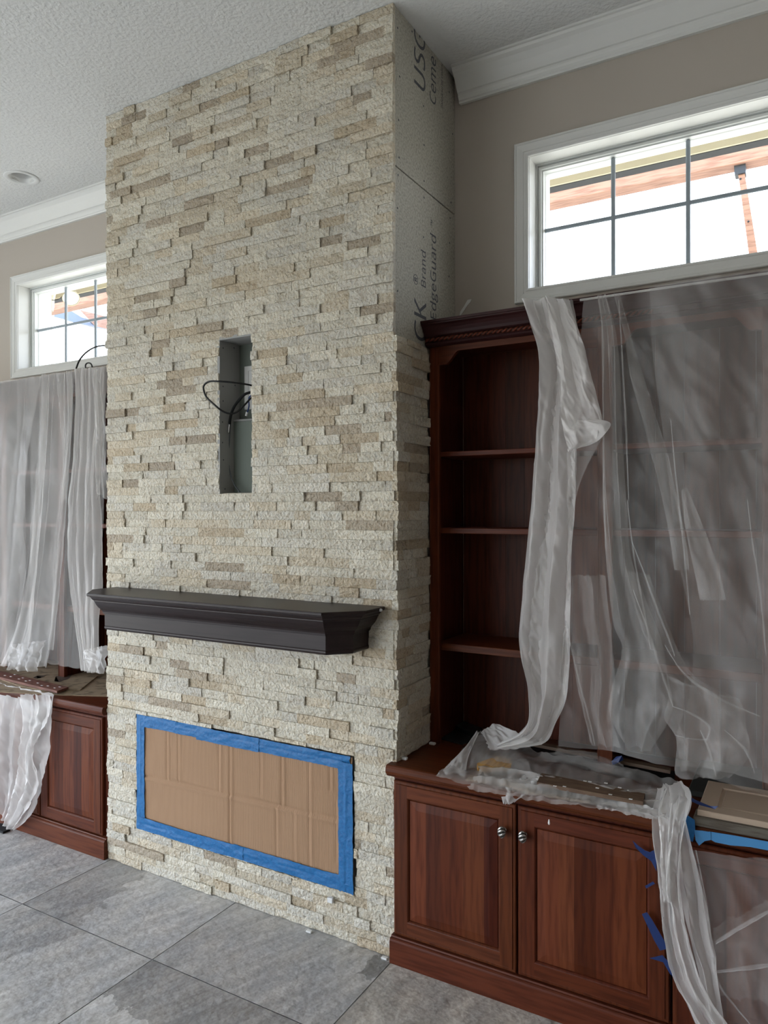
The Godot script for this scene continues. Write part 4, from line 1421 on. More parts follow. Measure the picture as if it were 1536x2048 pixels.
	for q in [[[Vector3(0.855, 1.605, -0.135), Vector3(0.895, 1.496, -0.135), Vector3(0.927, 1.414, -0.135), Vector3(0.967, 1.3, -0.135), Vector3(0.99, 1.232, -0.135)], 0.007], [[Vector3(0.859, 1.444, -0.13), Vector3(0.912, 1.296, -0.13), Vector3(0.944, 1.198, -0.13), Vector3(0.983, 1.07, -0.13)], 0.008], [[Vector3(0.96, 1.267, -0.128), Vector3(1.01, 1.192, -0.128), Vector3(1.068, 1.143, -0.128), Vector3(1.141, 1.104, -0.128), Vector3(1.241, 1.07, -0.128)], 0.008], [[Vector3(0.976, 2.015, -0.15), Vector3(0.989, 1.865, -0.15), Vector3(1.001, 1.732, -0.15), Vector3(1.022, 1.533, -0.15), Vector3(1.035, 1.369, -0.15)], 0.005], [[Vector3(1.205, 1.747, -0.15), Vector3(1.219, 1.62, -0.15), Vector3(1.24, 1.462, -0.15), Vector3(1.258, 1.259, -0.15)], 0.005], [[Vector3(0.838, 1.75, -0.138), Vector3(0.859, 1.562, -0.138), Vector3(0.895, 1.361, -0.138), Vector3(0.914, 1.244, -0.138)], 0.006], [[Vector3(0.621, 1.341, -0.14), Vector3(0.657, 1.167, -0.14), Vector3(0.709, 0.979, -0.14), Vector3(0.726, 0.894, -0.14)], 0.006], [[Vector3(0.986, 1.072, -0.11), Vector3(1.047, 1.054, -0.11), Vector3(1.099, 1.022, -0.11), Vector3(1.087, 0.973, -0.11)], 0.008], [[Vector3(1.07, 1.005, -0.11), Vector3(1.099, 0.945, -0.11), Vector3(1.117, 0.865, -0.11)], 0.007], [[Vector3(0.992, 0.975, -0.12), Vector3(1.053, 0.971, -0.12), Vector3(1.098, 0.978, -0.12)], 0.005], [[Vector3(0.812, 2.434, -0.13), Vector3(0.825, 2.227, -0.13), Vector3(0.835, 1.988, -0.13), Vector3(0.845, 1.749, -0.13)], 0.006], [[Vector3(0.755, 2.373, -0.13), Vector3(0.758, 2.096, -0.13), Vector3(0.761, 1.819, -0.13), Vector3(0.769, 1.577, -0.13)], 0.005], [[Vector3(1.143, 1.016, -0.11), Vector3(1.2, 0.962, -0.11), Vector3(1.228, 0.896, -0.11)], 0.007]]:
		sd += 1
		crease(t, q[0], q[1], sd)

	# loose crumpled sheet lying on the cabinet top
	var c := thing("crumpled_plastic", "crumpled clear plastic sheet with scraps lying on the right cabinet top", "plastic sheet", Vector3(0.5, 0.7535, -0.1))
	var up := Vector3(0, 1, 0)
	part_mesh("film", drape([Vector3(0.221, 0.767, 0.089), Vector3(0.292, 0.767, 0.104), Vector3(0.394, 0.767, 0.099), Vector3(0.517, 0.767, 0.091), Vector3(0.649, 0.767, 0.075), Vector3(0.794, 0.767, 0.068), Vector3(0.944, 0.767, 0.053), Vector3(1.012, 0.767, 0.066)], [Vector3(0.207, 0.785, -0.325), Vector3(0.219, 0.785, -0.457), Vector3(0.313, 0.785, -0.386), Vector3(0.497, 0.785, -0.299), Vector3(0.636, 0.785, -0.281), Vector3(0.786, 0.785, -0.257), Vector3(0.908, 0.785, -0.246), Vector3(0.995, 0.785, -0.209)], M.film_mid, {"nu": 60, "nv": 150, "k": 2.0, "amp": 0.009, "over": 0.004, "wr": 0.008, "ws": 8.0, "out": up, "seed": 21, "rag": 0.02}), c)
	part_mesh("film", drape([Vector3(0.386, 0.774, 0.167), Vector3(0.492, 0.774, 0.166), Vector3(0.62, 0.774, 0.141), Vector3(0.747, 0.774, 0.133), Vector3(0.867, 0.774, 0.117), Vector3(0.998, 0.774, 0.11)], [Vector3(0.339, 0.79, -0.033), Vector3(0.483, 0.79, -0.056), Vector3(0.593, 0.79, -0.051), Vector3(0.724, 0.79, -0.081), Vector3(0.862, 0.79, -0.056), Vector3(0.991, 0.79, -0.13)], M.film_mid, {"nu": 40, "nv": 130, "k": 2.5, "amp": 0.011, "over": 0.006, "wr": 0.009, "ws": 10.0, "out": Vector3(0, 0.9, 0.4), "seed": 22, "rag": 0.02}), c)
	# peak of film standing up at the left
	part_mesh("film", drape([Vector3(0.187, 0.739, 0.02), Vector3(0.211, 0.772, -0.05), Vector3(0.242, 0.814, -0.12), Vector3(0.257, 0.857, -0.19)], [Vector3(0.314, 0.742, 0.045), Vector3(0.285, 0.763, -0.03), Vector3(0.267, 0.795, -0.1), Vector3(0.27, 0.855, -0.19)], M.film_thick, {"nu": 24, "nv": 40, "k": 1.0, "amp": 0.006, "wr": 0.008, "ws": 16.0, "seed": 23, "out": Vector3(0.4, 0.6, 0.6)}), c)
	part_mesh("film", drape([Vector3(0.284, 0.758, -0.06), Vector3(0.279, 0.797, -0.1), Vector3(0.266, 0.835, -0.16), Vector3(0.259, 0.858, -0.2)], [Vector3(0.518, 0.774, -0.06), Vector3(0.501, 0.798, -0.1), Vector3(0.449, 0.814, -0.15), Vector3(0.404, 0.819, -0.2)], M.film_thin, {"nu": 40, "nv": 40, "k": 1.4, "amp": 0.01, "wr": 0.01, "ws": 14.0, "seed": 24, "out": Vector3(0.1, 0.7, 0.6)}), c)
	part_mesh("film", drape([Vector3(0.27, 0.851, -0.21), Vector3(0.299, 0.872, -0.22), Vector3(0.336, 0.889, -0.22)], [Vector3(0.327, 0.807, -0.16), Vector3(0.426, 0.823, -0.16), Vector3(0.54, 0.861, -0.14)], M.film_thick, {"nu": 24, "nv": 40, "k": 1.0, "amp": 0.008, "wr": 0.008, "ws": 14.0, "seed": 25, "out": Vector3(0.1, 0.8, 0.5)}), c)
	part_mesh("film", drape([Vector3(0.41, 0.752, -0.01), Vector3(0.44, 0.73, 0.03), Vector3(0.464, 0.697, 0.055)], [Vector3(0.455, 0.765, -0.03), Vector3(0.572, 0.774, 0.02), Vector3(0.504, 0.715, 0.055)], M.film_thick, {"nu": 24, "nv": 40, "k": 1.3, "amp": 0.008, "wr": 0.01, "ws": 16.0, "seed": 26, "out": Vector3(0.1, 0.7, 0.7)}), c)
	part_mesh("film", drape([Vector3(0.492, 0.764, -0.03), Vector3(0.525, 0.781, -0.04), Vector3(0.565, 0.792, -0.04)], [Vector3(0.517, 0.754, 0), Vector3(0.56, 0.776, 0), Vector3(0.599, 0.783, 0)], M.film_thick, {"nu": 24, "nv": 24, "k": 3.0, "amp": 0.01, "over": 0.008, "wr": 0.012, "ws": 30.0, "seed": 27, "out": Vector3(0.1, 0.7, 0.7)}), c)
	part_mesh("film", drape([Vector3(0.761, 0.77, 0), Vector3(0.83, 0.777, 0.02), Vector3(0.91, 0.783, 0.03), Vector3(0.957, 0.78, 0.04)], [Vector3(0.78, 0.747, 0.045), Vector3(0.852, 0.749, 0.047), Vector3(0.928, 0.752, 0.048), Vector3(0.97, 0.752, 0.05)], M.film_thick, {"nu": 24, "nv": 60, "k": 1.5, "amp": 0.009, "over": 0.006, "wr": 0.012, "ws": 18.0, "seed": 28, "out": Vector3(0, 0.8, 0.6)}), c)
	part_mesh("film", drape([Vector3(0.574, 0.807, -0.3), Vector3(0.668, 0.807, -0.3), Vector3(0.781, 0.791, -0.28)], [Vector3(0.471, 0.788, -0.2), Vector3(0.64, 0.791, -0.2), Vector3(0.849, 0.782, -0.2)], M.film_thin, {"nu": 40, "nv": 60, "k": 2.0, "amp": 0.012, "wr": 0.007, "ws": 6.0, "seed": 29, "out": up}), c)

	# rope of film falling over the edge, and the sheet taped across the right cabinet
	var r := thing("hanging_plastic", "twisted rope of white plastic film falling over the cabinet edge to the floor", "plastic sheet", Vector3(1.05, 0.0, 0.1))
	part_mesh("film", drape([Vector3(0.946, 0.808, -0.08), Vector3(0.947, 0.784, 0.02), Vector3(0.956, 0.726, 0.07), Vector3(0.966, 0.637, 0.075), Vector3(0.974, 0.562, 0.075), Vector3(0.98, 0.502, 0.075), Vector3(0.994, 0.399, 0.075), Vector3(1.013, 0.313, 0.075), Vector3(1.032, 0.266, 0.075), Vector3(1.084, 0.173, 0.075)], [Vector3(1.013, 0.834, -0.1), Vector3(1.056, 0.83, 0), Vector3(1.055, 0.779, 0.075), Vector3(1.042, 0.69, 0.085), Vector3(1.039, 0.598, 0.085), Vector3(1.05, 0.496, 0.085), Vector3(1.071, 0.396, 0.085), Vector3(1.092, 0.328, 0.085), Vector3(1.126, 0.265, 0.085), Vector3(1.186, 0.197, 0.085)], M.film_thick, {"nu": 40, "nv": 120, "k": 2.2, "amp": 0.02, "amp_end": 0.015, "over": 0.014, "wr": 0.012, "ws": 11.0, "seed": 31}), r)
	part_mesh("film", drape([Vector3(0.967, 0.818, -0.08), Vector3(0.969, 0.795, 0.04), Vector3(0.978, 0.719, 0.08), Vector3(0.979, 0.614, 0.085), Vector3(0.993, 0.526, 0.085)], [Vector3(1.037, 0.823, -0.08), Vector3(1.057, 0.817, 0.03), Vector3(1.04, 0.752, 0.09), Vector3(1.026, 0.628, 0.09), Vector3(1.017, 0.535, 0.09)], M.film_thick, {"nu": 40, "nv": 80, "k": 2.0, "amp": 0.018, "over": 0.014, "wr": 0.014, "ws": 14.0, "seed": 32}), r)
	part_mesh("film", drape([Vector3(1.033, 0.777, 0.08), Vector3(1.03, 0.655, 0.08), Vector3(1.038, 0.536, 0.08), Vector3(1.064, 0.422, 0.08), Vector3(1.091, 0.325, 0.08), Vector3(1.119, 0.188, 0.08)], [Vector3(1.053, 0.781, 0.08), Vector3(1.092, 0.639, 0.08), Vector3(1.119, 0.512, 0.08), Vector3(1.132, 0.412, 0.08), Vector3(1.135, 0.339, 0.08), Vector3(1.159, 0.202, 0.08)], M.film_thick, {"nu": 30, "nv": 90, "k": 1.2, "amp": 0.014, "over": 0.008, "wr": 0.006, "ws": 8.0, "seed": 33}), r)
	var f := thing("taped_plastic", "thin plastic film taped across the cabinet front at lower right", "plastic sheet", Vector3(1.4, 0.0, 0.06))
	part_mesh("film", drape([Vector3(1.011, 0.686, 0.056), Vector3(1.018, 0.551, 0.058), Vector3(1.021, 0.43, 0.06), Vector3(1.032, 0.28, 0.06), Vector3(1.078, 0.163, 0.062), Vector3(1.144, 0.081, 0.066), Vector3(1.198, -0.013, 0.07)], [Vector3(1.95, 0.735, 0.05), Vector3(1.95, 0.5, 0.055), Vector3(1.95, 0.25, 0.06), Vector3(1.95, 0.006, 0.07)], M.film, {"nu": 110, "nv": 100, "k": 2.5, "amp": 0.004, "amp_end": 0.01, "shear": 0.5, "wr": 0.012, "ws": 7.0, "seed": 35}), f)
	part_mesh("film", drape([Vector3(1.125, 0.472, 0.07), Vector3(1.129, 0.406, 0.07), Vector3(1.134, 0.333, 0.07), Vector3(1.145, 0.277, 0.07)], [Vector3(1.271, 0.59, 0.066), Vector3(1.302, 0.513, 0.066), Vector3(1.301, 0.412, 0.066), Vector3(1.314, 0.302, 0.066)], M.film_thin, {"nu": 50, "nv": 50, "k": 2.0, "amp": 0.01, "shear": 0.6, "wr": 0.016, "ws": 9.0, "seed": 36}), f)
	sd = 230
	for q in [[[Vector3(1.302, 0.586, 0.075), Vector3(1.238, 0.531, 0.075), Vector3(1.186, 0.481, 0.075), Vector3(1.135, 0.431, 0.075)], 0.009], [[Vector3(1.302, 0.423, 0.075), Vector3(1.238, 0.392, 0.075), Vector3(1.194, 0.369, 0.075), Vector3(1.137, 0.346, 0.075)], 0.01], [[Vector3(1.081, 0.697, 0.08), Vector3(1.108, 0.554, 0.08), Vector3(1.124, 0.439, 0.08), Vector3(1.138, 0.325, 0.08), Vector3(1.186, 0.267, 0.08), Vector3(1.225, 0.228, 0.08)], 0.009]]:
		sd += 1
		crease(f, q[0], q[1], sd)


func build_left_plastic() -> void:
	var t := thing("plastic_curtain", "pleated clear plastic sheeting hanging over the left bookcase", "plastic sheet", Vector3(-2.6, 0.76, -0.2))
	part_mesh("film", drape([Vector3(-3.75, 2.49, -0.2), Vector3(-3.75, 1.8, -0.18), Vector3(-3.75, 1.2, -0.17), Vector3(-3.75, 0.79, -0.15)], [Vector3(-2.118, 2.485, -0.2), Vector3(-2.14, 2.189, -0.19), Vector3(-2.161, 1.914, -0.18), Vector3(-2.2, 1.611, -0.17), Vector3(-2.244, 1.333, -0.17), Vector3(-2.266, 1.055, -0.16), Vector3(-2.235, 0.858, -0.1)], M.film_mid, {"nu": 160, "nv": 110, "k": 7.0, "amp": 0.016, "amp_end": 0.03, "over": 0.012, "wr": 0.003, "ws": 6.0, "warp": 0.8, "seed": 41}), t)
	part_mesh("film", drape([Vector3(-3.75, 2.49, -0.185), Vector3(-3.75, 1.8, -0.16), Vector3(-3.75, 1.2, -0.15), Vector3(-3.75, 0.79, -0.12)], [Vector3(-2.399, 2.48, -0.19), Vector3(-2.437, 2.233, -0.165), Vector3(-2.485, 2.007, -0.16), Vector3(-2.505, 1.665, -0.16), Vector3(-2.482, 1.324, -0.15), Vector3(-2.509, 1.068, -0.13), Vector3(-2.604, 0.819, -0.1)], M.film, {"nu": 100, "nv": 110, "k": 5.0, "amp": 0.012, "amp_end": 0.025, "over": 0.01, "wr": 0.003, "warp": 0.7, "seed": 42}), t)
	# pale pleats
	for q in [[[Vector3(-2.39, 2.487, -0.19), Vector3(-2.358, 2.199, -0.16), Vector3(-2.371, 1.918, -0.15), Vector3(-2.418, 1.609, -0.15), Vector3(-2.459, 1.326, -0.14), Vector3(-2.54, 1.039, -0.12), Vector3(-2.619, 0.838, -0.08)], [Vector3(-2.311, 2.486, -0.19), Vector3(-2.287, 2.195, -0.16), Vector3(-2.301, 1.916, -0.15), Vector3(-2.337, 1.61, -0.15), Vector3(-2.369, 1.274, -0.14), Vector3(-2.386, 0.995, -0.12), Vector3(-2.435, 0.835, -0.08)], 43], [[Vector3(-2.267, 2.484, -0.19), Vector3(-2.192, 2.244, -0.16), Vector3(-2.146, 1.994, -0.15), Vector3(-2.155, 1.776, -0.15)], [Vector3(-2.172, 2.486, -0.19), Vector3(-2.142, 2.241, -0.16), Vector3(-2.121, 1.993, -0.15), Vector3(-2.138, 1.776, -0.15)], 44], [[Vector3(-2.159, 2.483, -0.18), Vector3(-2.103, 2.183, -0.15), Vector3(-2.133, 1.884, -0.14), Vector3(-2.176, 1.557, -0.14), Vector3(-2.206, 1.283, -0.13), Vector3(-2.223, 0.956, -0.11)], [Vector3(-2.108, 2.484, -0.18), Vector3(-2.074, 2.181, -0.15), Vector3(-2.091, 1.884, -0.14), Vector3(-2.126, 1.558, -0.14), Vector3(-2.156, 1.286, -0.13), Vector3(-2.18, 0.96, -0.11)], 45]]:
		part_mesh("film", drape(q[0], q[1], M.film_mid, {"nu": 30, "nv": 100, "k": 1.3, "amp": 0.012, "over": 0.008, "wr": 0.002, "warp": 0.8, "seed": q[2]}), t)
	# thick gathered edge beside the stone
	part_mesh("film", drape([Vector3(-2.105, 2.494, -0.19), Vector3(-2.037, 2.26, -0.15), Vector3(-2.049, 1.99, -0.14), Vector3(-2.07, 1.748, -0.13), Vector3(-2.079, 1.505, -0.13), Vector3(-2.047, 1.265, -0.13), Vector3(-1.994, 1.082, -0.12), Vector3(-1.903, 0.886, -0.08)], [Vector3(-1.87, 2.481, -0.19), Vector3(-1.83, 2.166, -0.15), Vector3(-1.842, 1.904, -0.14), Vector3(-1.819, 1.642, -0.13), Vector3(-1.815, 1.486, -0.13), Vector3(-1.808, 1.331, -0.12), Vector3(-1.835, 1.147, -0.12), Vector3(-1.794, 0.885, -0.08)], M.film_thick, {"nu": 70, "nv": 130, "k": 4.0, "amp": 0.018, "amp_end": 0.022, "over": 0.014, "wr": 0.003, "warp": 0.7, "seed": 46}), t)
	part_mesh("film", drape([Vector3(-2.521, 2.485, -0.205), Vector3(-2.516, 2.068, -0.2), Vector3(-2.519, 1.491, -0.2), Vector3(-2.478, 0.865, -0.17)], [Vector3(-1.872, 2.484, -0.205), Vector3(-1.876, 2.041, -0.2), Vector3(-1.906, 1.507, -0.2), Vector3(-1.866, 0.881, -0.1)], M.film, {"nu": 90, "nv": 60, "k": 6.0, "amp": 0.01, "over": 0.008, "wr": 0.002, "warp": 0.6, "seed": 40}), t)
	part_mesh("film", drape([Vector3(-1.945, 2.476, -0.18), Vector3(-1.872, 2.22, -0.14), Vector3(-1.86, 2.035, -0.13), Vector3(-1.853, 1.812, -0.13)], [Vector3(-1.838, 2.479, -0.18), Vector3(-1.79, 2.215, -0.14), Vector3(-1.767, 1.979, -0.13), Vector3(-1.764, 1.772, -0.13)], M.film_mid, {"nu": 40, "nv": 80, "k": 1.6, "amp": 0.014, "over": 0.008, "wr": 0.006, "seed": 47}), t)
	part_mesh("film", drape([Vector3(-1.921, 0.986, -0.1), Vector3(-1.854, 0.947, -0.06), Vector3(-1.8, 0.907, -0.03)], [Vector3(-1.735, 1.029, -0.1), Vector3(-1.69, 0.969, -0.06), Vector3(-1.691, 0.899, -0.03)], M.film_thick, {"nu": 30, "nv": 30, "k": 1.5, "amp": 0.012, "over": 0.008, "wr": 0.01, "ws": 16.0, "seed": 48}), t)
	part_mesh("film", drape([Vector3(-2.525, 0.961, -0.08), Vector3(-2.489, 0.899, -0.05), Vector3(-2.461, 0.844, -0.02)], [Vector3(-2.234, 1.011, -0.1), Vector3(-2.198, 0.928, -0.05), Vector3(-2.206, 0.855, -0.02)], M.film_mid, {"nu": 40, "nv": 30, "k": 3.0, "amp": 0.012, "over": 0.012, "wr": 0.012, "ws": 16.0, "seed": 49}), t)
	var sd := 260
	for q in [[[Vector3(-2.299, 2.473, -0.12), Vector3(-2.309, 2.192, -0.12), Vector3(-2.346, 1.889, -0.12), Vector3(-2.392, 1.61, -0.12), Vector3(-2.447, 1.328, -0.12), Vector3(-2.549, 1.038, -0.12)], 0.006], [[Vector3(-2.078, 2.46, -0.12), Vector3(-2.063, 2.151, -0.12), Vector3(-2.106, 1.829, -0.12), Vector3(-2.158, 1.504, -0.12), Vector3(-2.202, 1.175, -0.12), Vector3(-2.228, 0.926, -0.12)], 0.006], [[Vector3(-1.967, 2.456, -0.11), Vector3(-1.969, 2.144, -0.11), Vector3(-2.01, 1.827, -0.11), Vector3(-2.032, 1.534, -0.11), Vector3(-1.997, 1.243, -0.11), Vector3(-1.95, 0.981, -0.11)], 0.007], [[Vector3(-1.912, 2.456, -0.11), Vector3(-1.897, 2.14, -0.11), Vector3(-1.89, 1.826, -0.11), Vector3(-1.908, 1.511, -0.11), Vector3(-1.941, 1.193, -0.11), Vector3(-1.95, 0.929, -0.11)], 0.007], [[Vector3(-1.83, 2.445, -0.12), Vector3(-1.824, 2.163, -0.12), Vector3(-1.809, 1.928, -0.12), Vector3(-1.833, 1.773, -0.12)], 0.006], [[Vector3(-2.447, 2.455, -0.13), Vector3(-2.467, 2.174, -0.13), Vector3(-2.459, 1.835, -0.13), Vector3(-2.452, 1.496, -0.13), Vector3(-2.453, 1.27, -0.13)], 0.005], [[Vector3(-2.193, 2.465, -0.13), Vector3(-2.22, 2.16, -0.13), Vector3(-2.247, 1.832, -0.13), Vector3(-2.301, 1.472, -0.13), Vector3(-2.373, 1.134, -0.13)], 0.006]]:
		sd += 1
		crease(t, q[0], q[1], sd)
	# cloth-like sheet over the cabinet front
	var c := thing("hanging_plastic", "white plastic film hanging over the left cabinet door to the floor", "plastic sheet", Vector3(-2.2, 0, 0.04))
	part_mesh("film", drape([Vector3(-2.62, 0.756, -0.02), Vector3(-2.62, 0.6, 0.04), Vector3(-2.6, 0.3, 0.045), Vector3(-2.5, 0.1, 0.05)], [Vector3(-2, 0.77, 0.015), Vector3(-1.983, 0.694, 0.036), Vector3(-1.993, 0.591, 0.038), Vector3(-2.012, 0.46, 0.042), Vector3(-2.057, 0.324, 0.045), Vector3(-2.108, 0.186, 0.05), Vector3(-2.185, 0.089, 0.055), Vector3(-2.271, 0.03, 0.06)], M.film_thick, {"nu": 70, "nv": 100, "k": 4.0, "amp": 0.012, "amp_end": 0.02, "over": 0.012, "wr": 0.008, "ws": 8.0, "seed": 51}), c)
	part_mesh("film", drape([Vector3(-2.27, 0.74, 0.03), Vector3(-2.215, 0.587, 0.05), Vector3(-2.226, 0.404, 0.06), Vector3(-2.29, 0.184, 0.07), Vector3(-2.336, 0.045, 0.08)], [Vector3(-2.003, 0.768, 0.03), Vector3(-1.984, 0.672, 0.05), Vector3(-2.117, 0.474, 0.06), Vector3(-2.078, 0.275, 0.065), Vector3(-2.266, 0.033, 0.08)], M.film_thick, {"nu": 40, "nv": 80, "k": 2.0, "amp": 0.014, "over": 0.01, "wr": 0.012, "ws": 10.0, "seed": 52}), c)


# ---------------------------------------------------------------- scraps and odds and ends
func build_clutter() -> void:
	rng.seed = 99
	var b := MB.new()
	# left cabinet top: cardboard and a flooring plank
	var t := thing("cardboard_sheet", "large flat cardboard sheet lying on the left cabinet top", "cardboard", Vector3(-2.2, 0.7526, -0.15))
	b.slab([Vector3(-2.473, 0.757, 0.125), Vector3(-2.31, 0.757, 0.083), Vector3(-2.041, 0.757, -0.009), Vector3(-1.763, 0.757, -0.131), Vector3(-2.494, 0.757, -0.734), Vector3(-3.149, 0.757, -0.627), Vector3(-3.507, 0.757, -0.234)], Vector3(0, -0.004, 0))
	part("sheet", b, M.card_flat, t)
	t = thing("cardboard_sheet", "smaller cut cardboard sheet with torn brown patches, lying on the larger one", "cardboard", Vector3(-2.3, 0.7575, -0.2))
	b = MB.new()
	b.slab([Vector3(-2.748, 0.763, -0.101), Vector3(-2.346, 0.763, -0.021), Vector3(-2.142, 0.763, -0.034), Vector3(-1.994, 0.763, -0.131), Vector3(-2.181, 0.763, -0.392), Vector3(-2.502, 0.763, -0.557), Vector3(-2.969, 0.763, -0.504), Vector3(-3.245, 0.763, -0.276)], Vector3(0, -0.005, 0))
	part("sheet", b, M.card_flat, t)
	b = MB.new().tint(Color(0.09, 0.065, 0.05))
	b.slab([Vector3(-2.287, 0.763, -0.187), Vector3(-2.388, 0.763, -0.272), Vector3(-2.36, 0.763, -0.318), Vector3(-2.35, 0.763, -0.353), Vector3(-2.267, 0.764, -0.268), Vector3(-2.242, 0.763, -0.185)], Vector3(0, -0.0004, 0))
	b.slab([Vector3(-2.458, 0.764, -0.175), Vector3(-2.496, 0.763, -0.226), Vector3(-2.45, 0.764, -0.252), Vector3(-2.424, 0.763, -0.208), Vector3(-2.426, 0.763, -0.178)], Vector3(0, -0.0004, 0))
	part("torn_patch", b, M.plank, t)
	t = thing("flooring_plank", "reddish brown flooring plank with paint specks on the left cardboard", "plank", Vector3(-2.5, 0.764, -0.15))
	b = MB.new().tint(Color(0.20, 0.085, 0.06))
	b.slab([Vector3(-3.003, 0.776, -0.073), Vector3(-2.594, 0.776, -0.063), Vector3(-2.025, 0.776, -0.015), Vector3(-2.049, 0.776, -0.101), Vector3(-2.422, 0.776, -0.132), Vector3(-2.981, 0.776, -0.182)], Vector3(0, -0.012, 0))
	part("board", b, M.plank, t)
	b = MB.new()
	for q in [Vector3(-2.602, 0.777, -0.099), Vector3(-2.548, 0.777, -0.1), Vector3(-2.451, 0.777, -0.085), Vector3(-2.372, 0.777, -0.074), Vector3(-2.364, 0.777, -0.092), Vector3(-2.271, 0.777, -0.077), Vector3(-2.162, 0.777, -0.06), Vector3(-2.09, 0.777, -0.05), Vector3(-2.086, 0.777, -0.077), Vector3(-2.576, 0.777, -0.143), Vector3(-2.2, 0.777, -0.051), Vector3(-2.454, 0.777, -0.111)]:
		b.box(q - Vector3(0.008, 0.0006, 0.003), q + Vector3(0.007, 0.0006, 0.004))
	part("paint_specks", b, M.white_plastic, t)
	t = thing("dark_block", "small black block on the floor under the left plastic film", "block", Vector3(-2.2, 0, 0.12))
	b = MB.new()
	b.slab([Vector3(-2.395, 0.001, 0.082), Vector3(-2.332, 0.001, 0.088), Vector3(-2.334, 0.001, 0.047), Vector3(-2.416, 0.001, 0.023), Vector3(-2.467, 0.001, 0.037)], Vector3(0, 0.012, 0))
	part("block", b, M.matt_black, t)

	# right cabinet top
	t = thing("pine_offcut", "small pale pine wedge under film on the right cabinet top", "wood scrap", Vector3(0.36, 0.7535, -0.1))
	b = MB.new()
	b.slab([Vector3(0.313, 0.766, -0.067), Vector3(0.326, 0.766, -0.112), Vector3(0.346, 0.766, -0.173), Vector3(0.389, 0.766, -0.166), Vector3(0.42, 0.766, -0.146), Vector3(0.431, 0.766, -0.104), Vector3(0.386, 0.766, -0.061), Vector3(0.337, 0.766, -0.015)], Vector3(0, 0.016, 0))
	part("block", b, M.pine, t)
	t = thing("floor_plank", "weathered brown plank with paint spots on the right cabinet top", "plank", Vector3(0.72, 0.7535, -0.07))
	b = MB.new().tint(Color(0.155, 0.095, 0.058))
	b.slab([Vector3(0.565, 0.797, -0.045), Vector3(0.914, 0.797, -0.031), Vector3(0.921, 0.797, 0.04), Vector3(0.578, 0.797, 0.045)], Vector3(0, -0.013, 0))
	part("board", b, M.plank, t)
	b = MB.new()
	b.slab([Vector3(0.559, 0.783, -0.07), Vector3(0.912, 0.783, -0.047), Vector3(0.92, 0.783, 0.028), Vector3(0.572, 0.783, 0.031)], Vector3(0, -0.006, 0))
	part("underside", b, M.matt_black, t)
	b = MB.new()
	for q in [Vector3(0.642, 0.797, 0.051), Vector3(0.671, 0.797, 0.04), Vector3(0.819, 0.797, 0.034), Vector3(0.884, 0.797, 0.04), Vector3(0.733, 0.797, -0.047), Vector3(0.769, 0.797, -0.001), Vector3(0.832, 0.797, -0.042), Vector3(0.864, 0.797, -0.03), Vector3(0.717, 0.797, -0.044), Vector3(0.783, 0.797, -0.06)]:
		b.box(q - Vector3(0.006, 0.0006, 0.003), q + Vector3(0.005, 0.001, 0.003))
	part("paint_spots", b, M.white_plastic, t)
	t = thing("wood_strip", "pale thin wood strip lying under film near the front edge of right cabinet top", "wood scrap", Vector3(0.35, 0.7535, 0.0))
	b = MB.new().tint(Color(0.30, 0.21, 0.13))
	b.slab([Vector3(0.322, 0.764, 0.055), Vector3(0.441, 0.764, 0.031), Vector3(0.576, 0.764, 0.059), Vector3(0.756, 0.764, 0.044), Vector3(0.747, 0.764, 0.01), Vector3(0.566, 0.764, 0.003), Vector3(0.423, 0.764, -0.014), Vector3(0.317, 0.764, 0.007)], Vector3(0, -0.006, 0))
	part("board", b, M.plank, t)
	t = thing("lath", "thin brown wood lath lying along the back of the right cabinet top", "wood strip", Vector3(0.68, 0.7535, -0.42))
	b = MB.new().tint(Color(0.16, 0.11, 0.075))
	b.slab([Vector3(0.402, 0.79, -0.403), Vector3(0.945, 0.79, -0.348), Vector3(0.947, 0.79, -0.314), Vector3(0.405, 0.79, -0.368)], Vector3(0, -0.012, 0))
	part("board", b, M.plank, t)
	t = thing("black_gap_sheet", "flat black sheet put in for the black gap below the lath on the right cabinet top", "mat", Vector3(0.75, 0.7535, -0.35))
	b = MB.new()
	b.slab([Vector3(0.33, 0.756, -0.486), Vector3(0.948, 0.756, -0.418), Vector3(0.964, 0.756, -0.29), Vector3(0.804, 0.756, -0.255), Vector3(0.55, 0.756, -0.315), Vector3(0.33, 0.756, -0.367)], Vector3(0, -0.003, 0))
	part("sheet", b, M.matt_black, t)  # black sheet put in to fill the gap below the lath
	t = thing("tape_scrap", "crumpled dark blue tape scrap on the film near the black sheet", "tape", Vector3(0.72, 0.775, -0.3))
	b = MB.new()
	b.slab([Vector3(0.749, 0.797, -0.28), Vector3(0.767, 0.818, -0.28), Vector3(0.789, 0.828, -0.27), Vector3(0.792, 0.811, -0.28), Vector3(0.776, 0.801, -0.27), Vector3(0.756, 0.787, -0.28)], Vector3(0.002, 0.003, 0.004))
	part("tape", b, M.tape_dark, t)

	# right end of the cabinet top
	t = thing("beige_panel", "beige panelled board lying flat at the right end of the cabinet top", "panel", Vector3(1.35, 0.781, -0.11))
	b = MB.new()
	b.turned(Transform3D(Basis(Vector3(1, 0, 0), Vector3(0, 0, -1), Vector3(0, 1, 0)), Vector3(0, 0, 0)))
	# in panel axes: x right, y to the back, z up
	b.frame(1.078, -0.028, 1.85, 0.252, [Vector2(0, 0.782), Vector2(0, 0.797), Vector2(0.002, 0.799), Vector2(0.05, 0.799), Vector2(0.053, 0.7945), Vector2(0.06, 0.7945), Vector2(0.064, 0.798), Vector2(0.14, 0.798)])
	b.box(Vector3(1.08, -0.026, 0.782), Vector3(1.848, 0.25, 0.79))
	part("board", b, M.beige_panel, t)
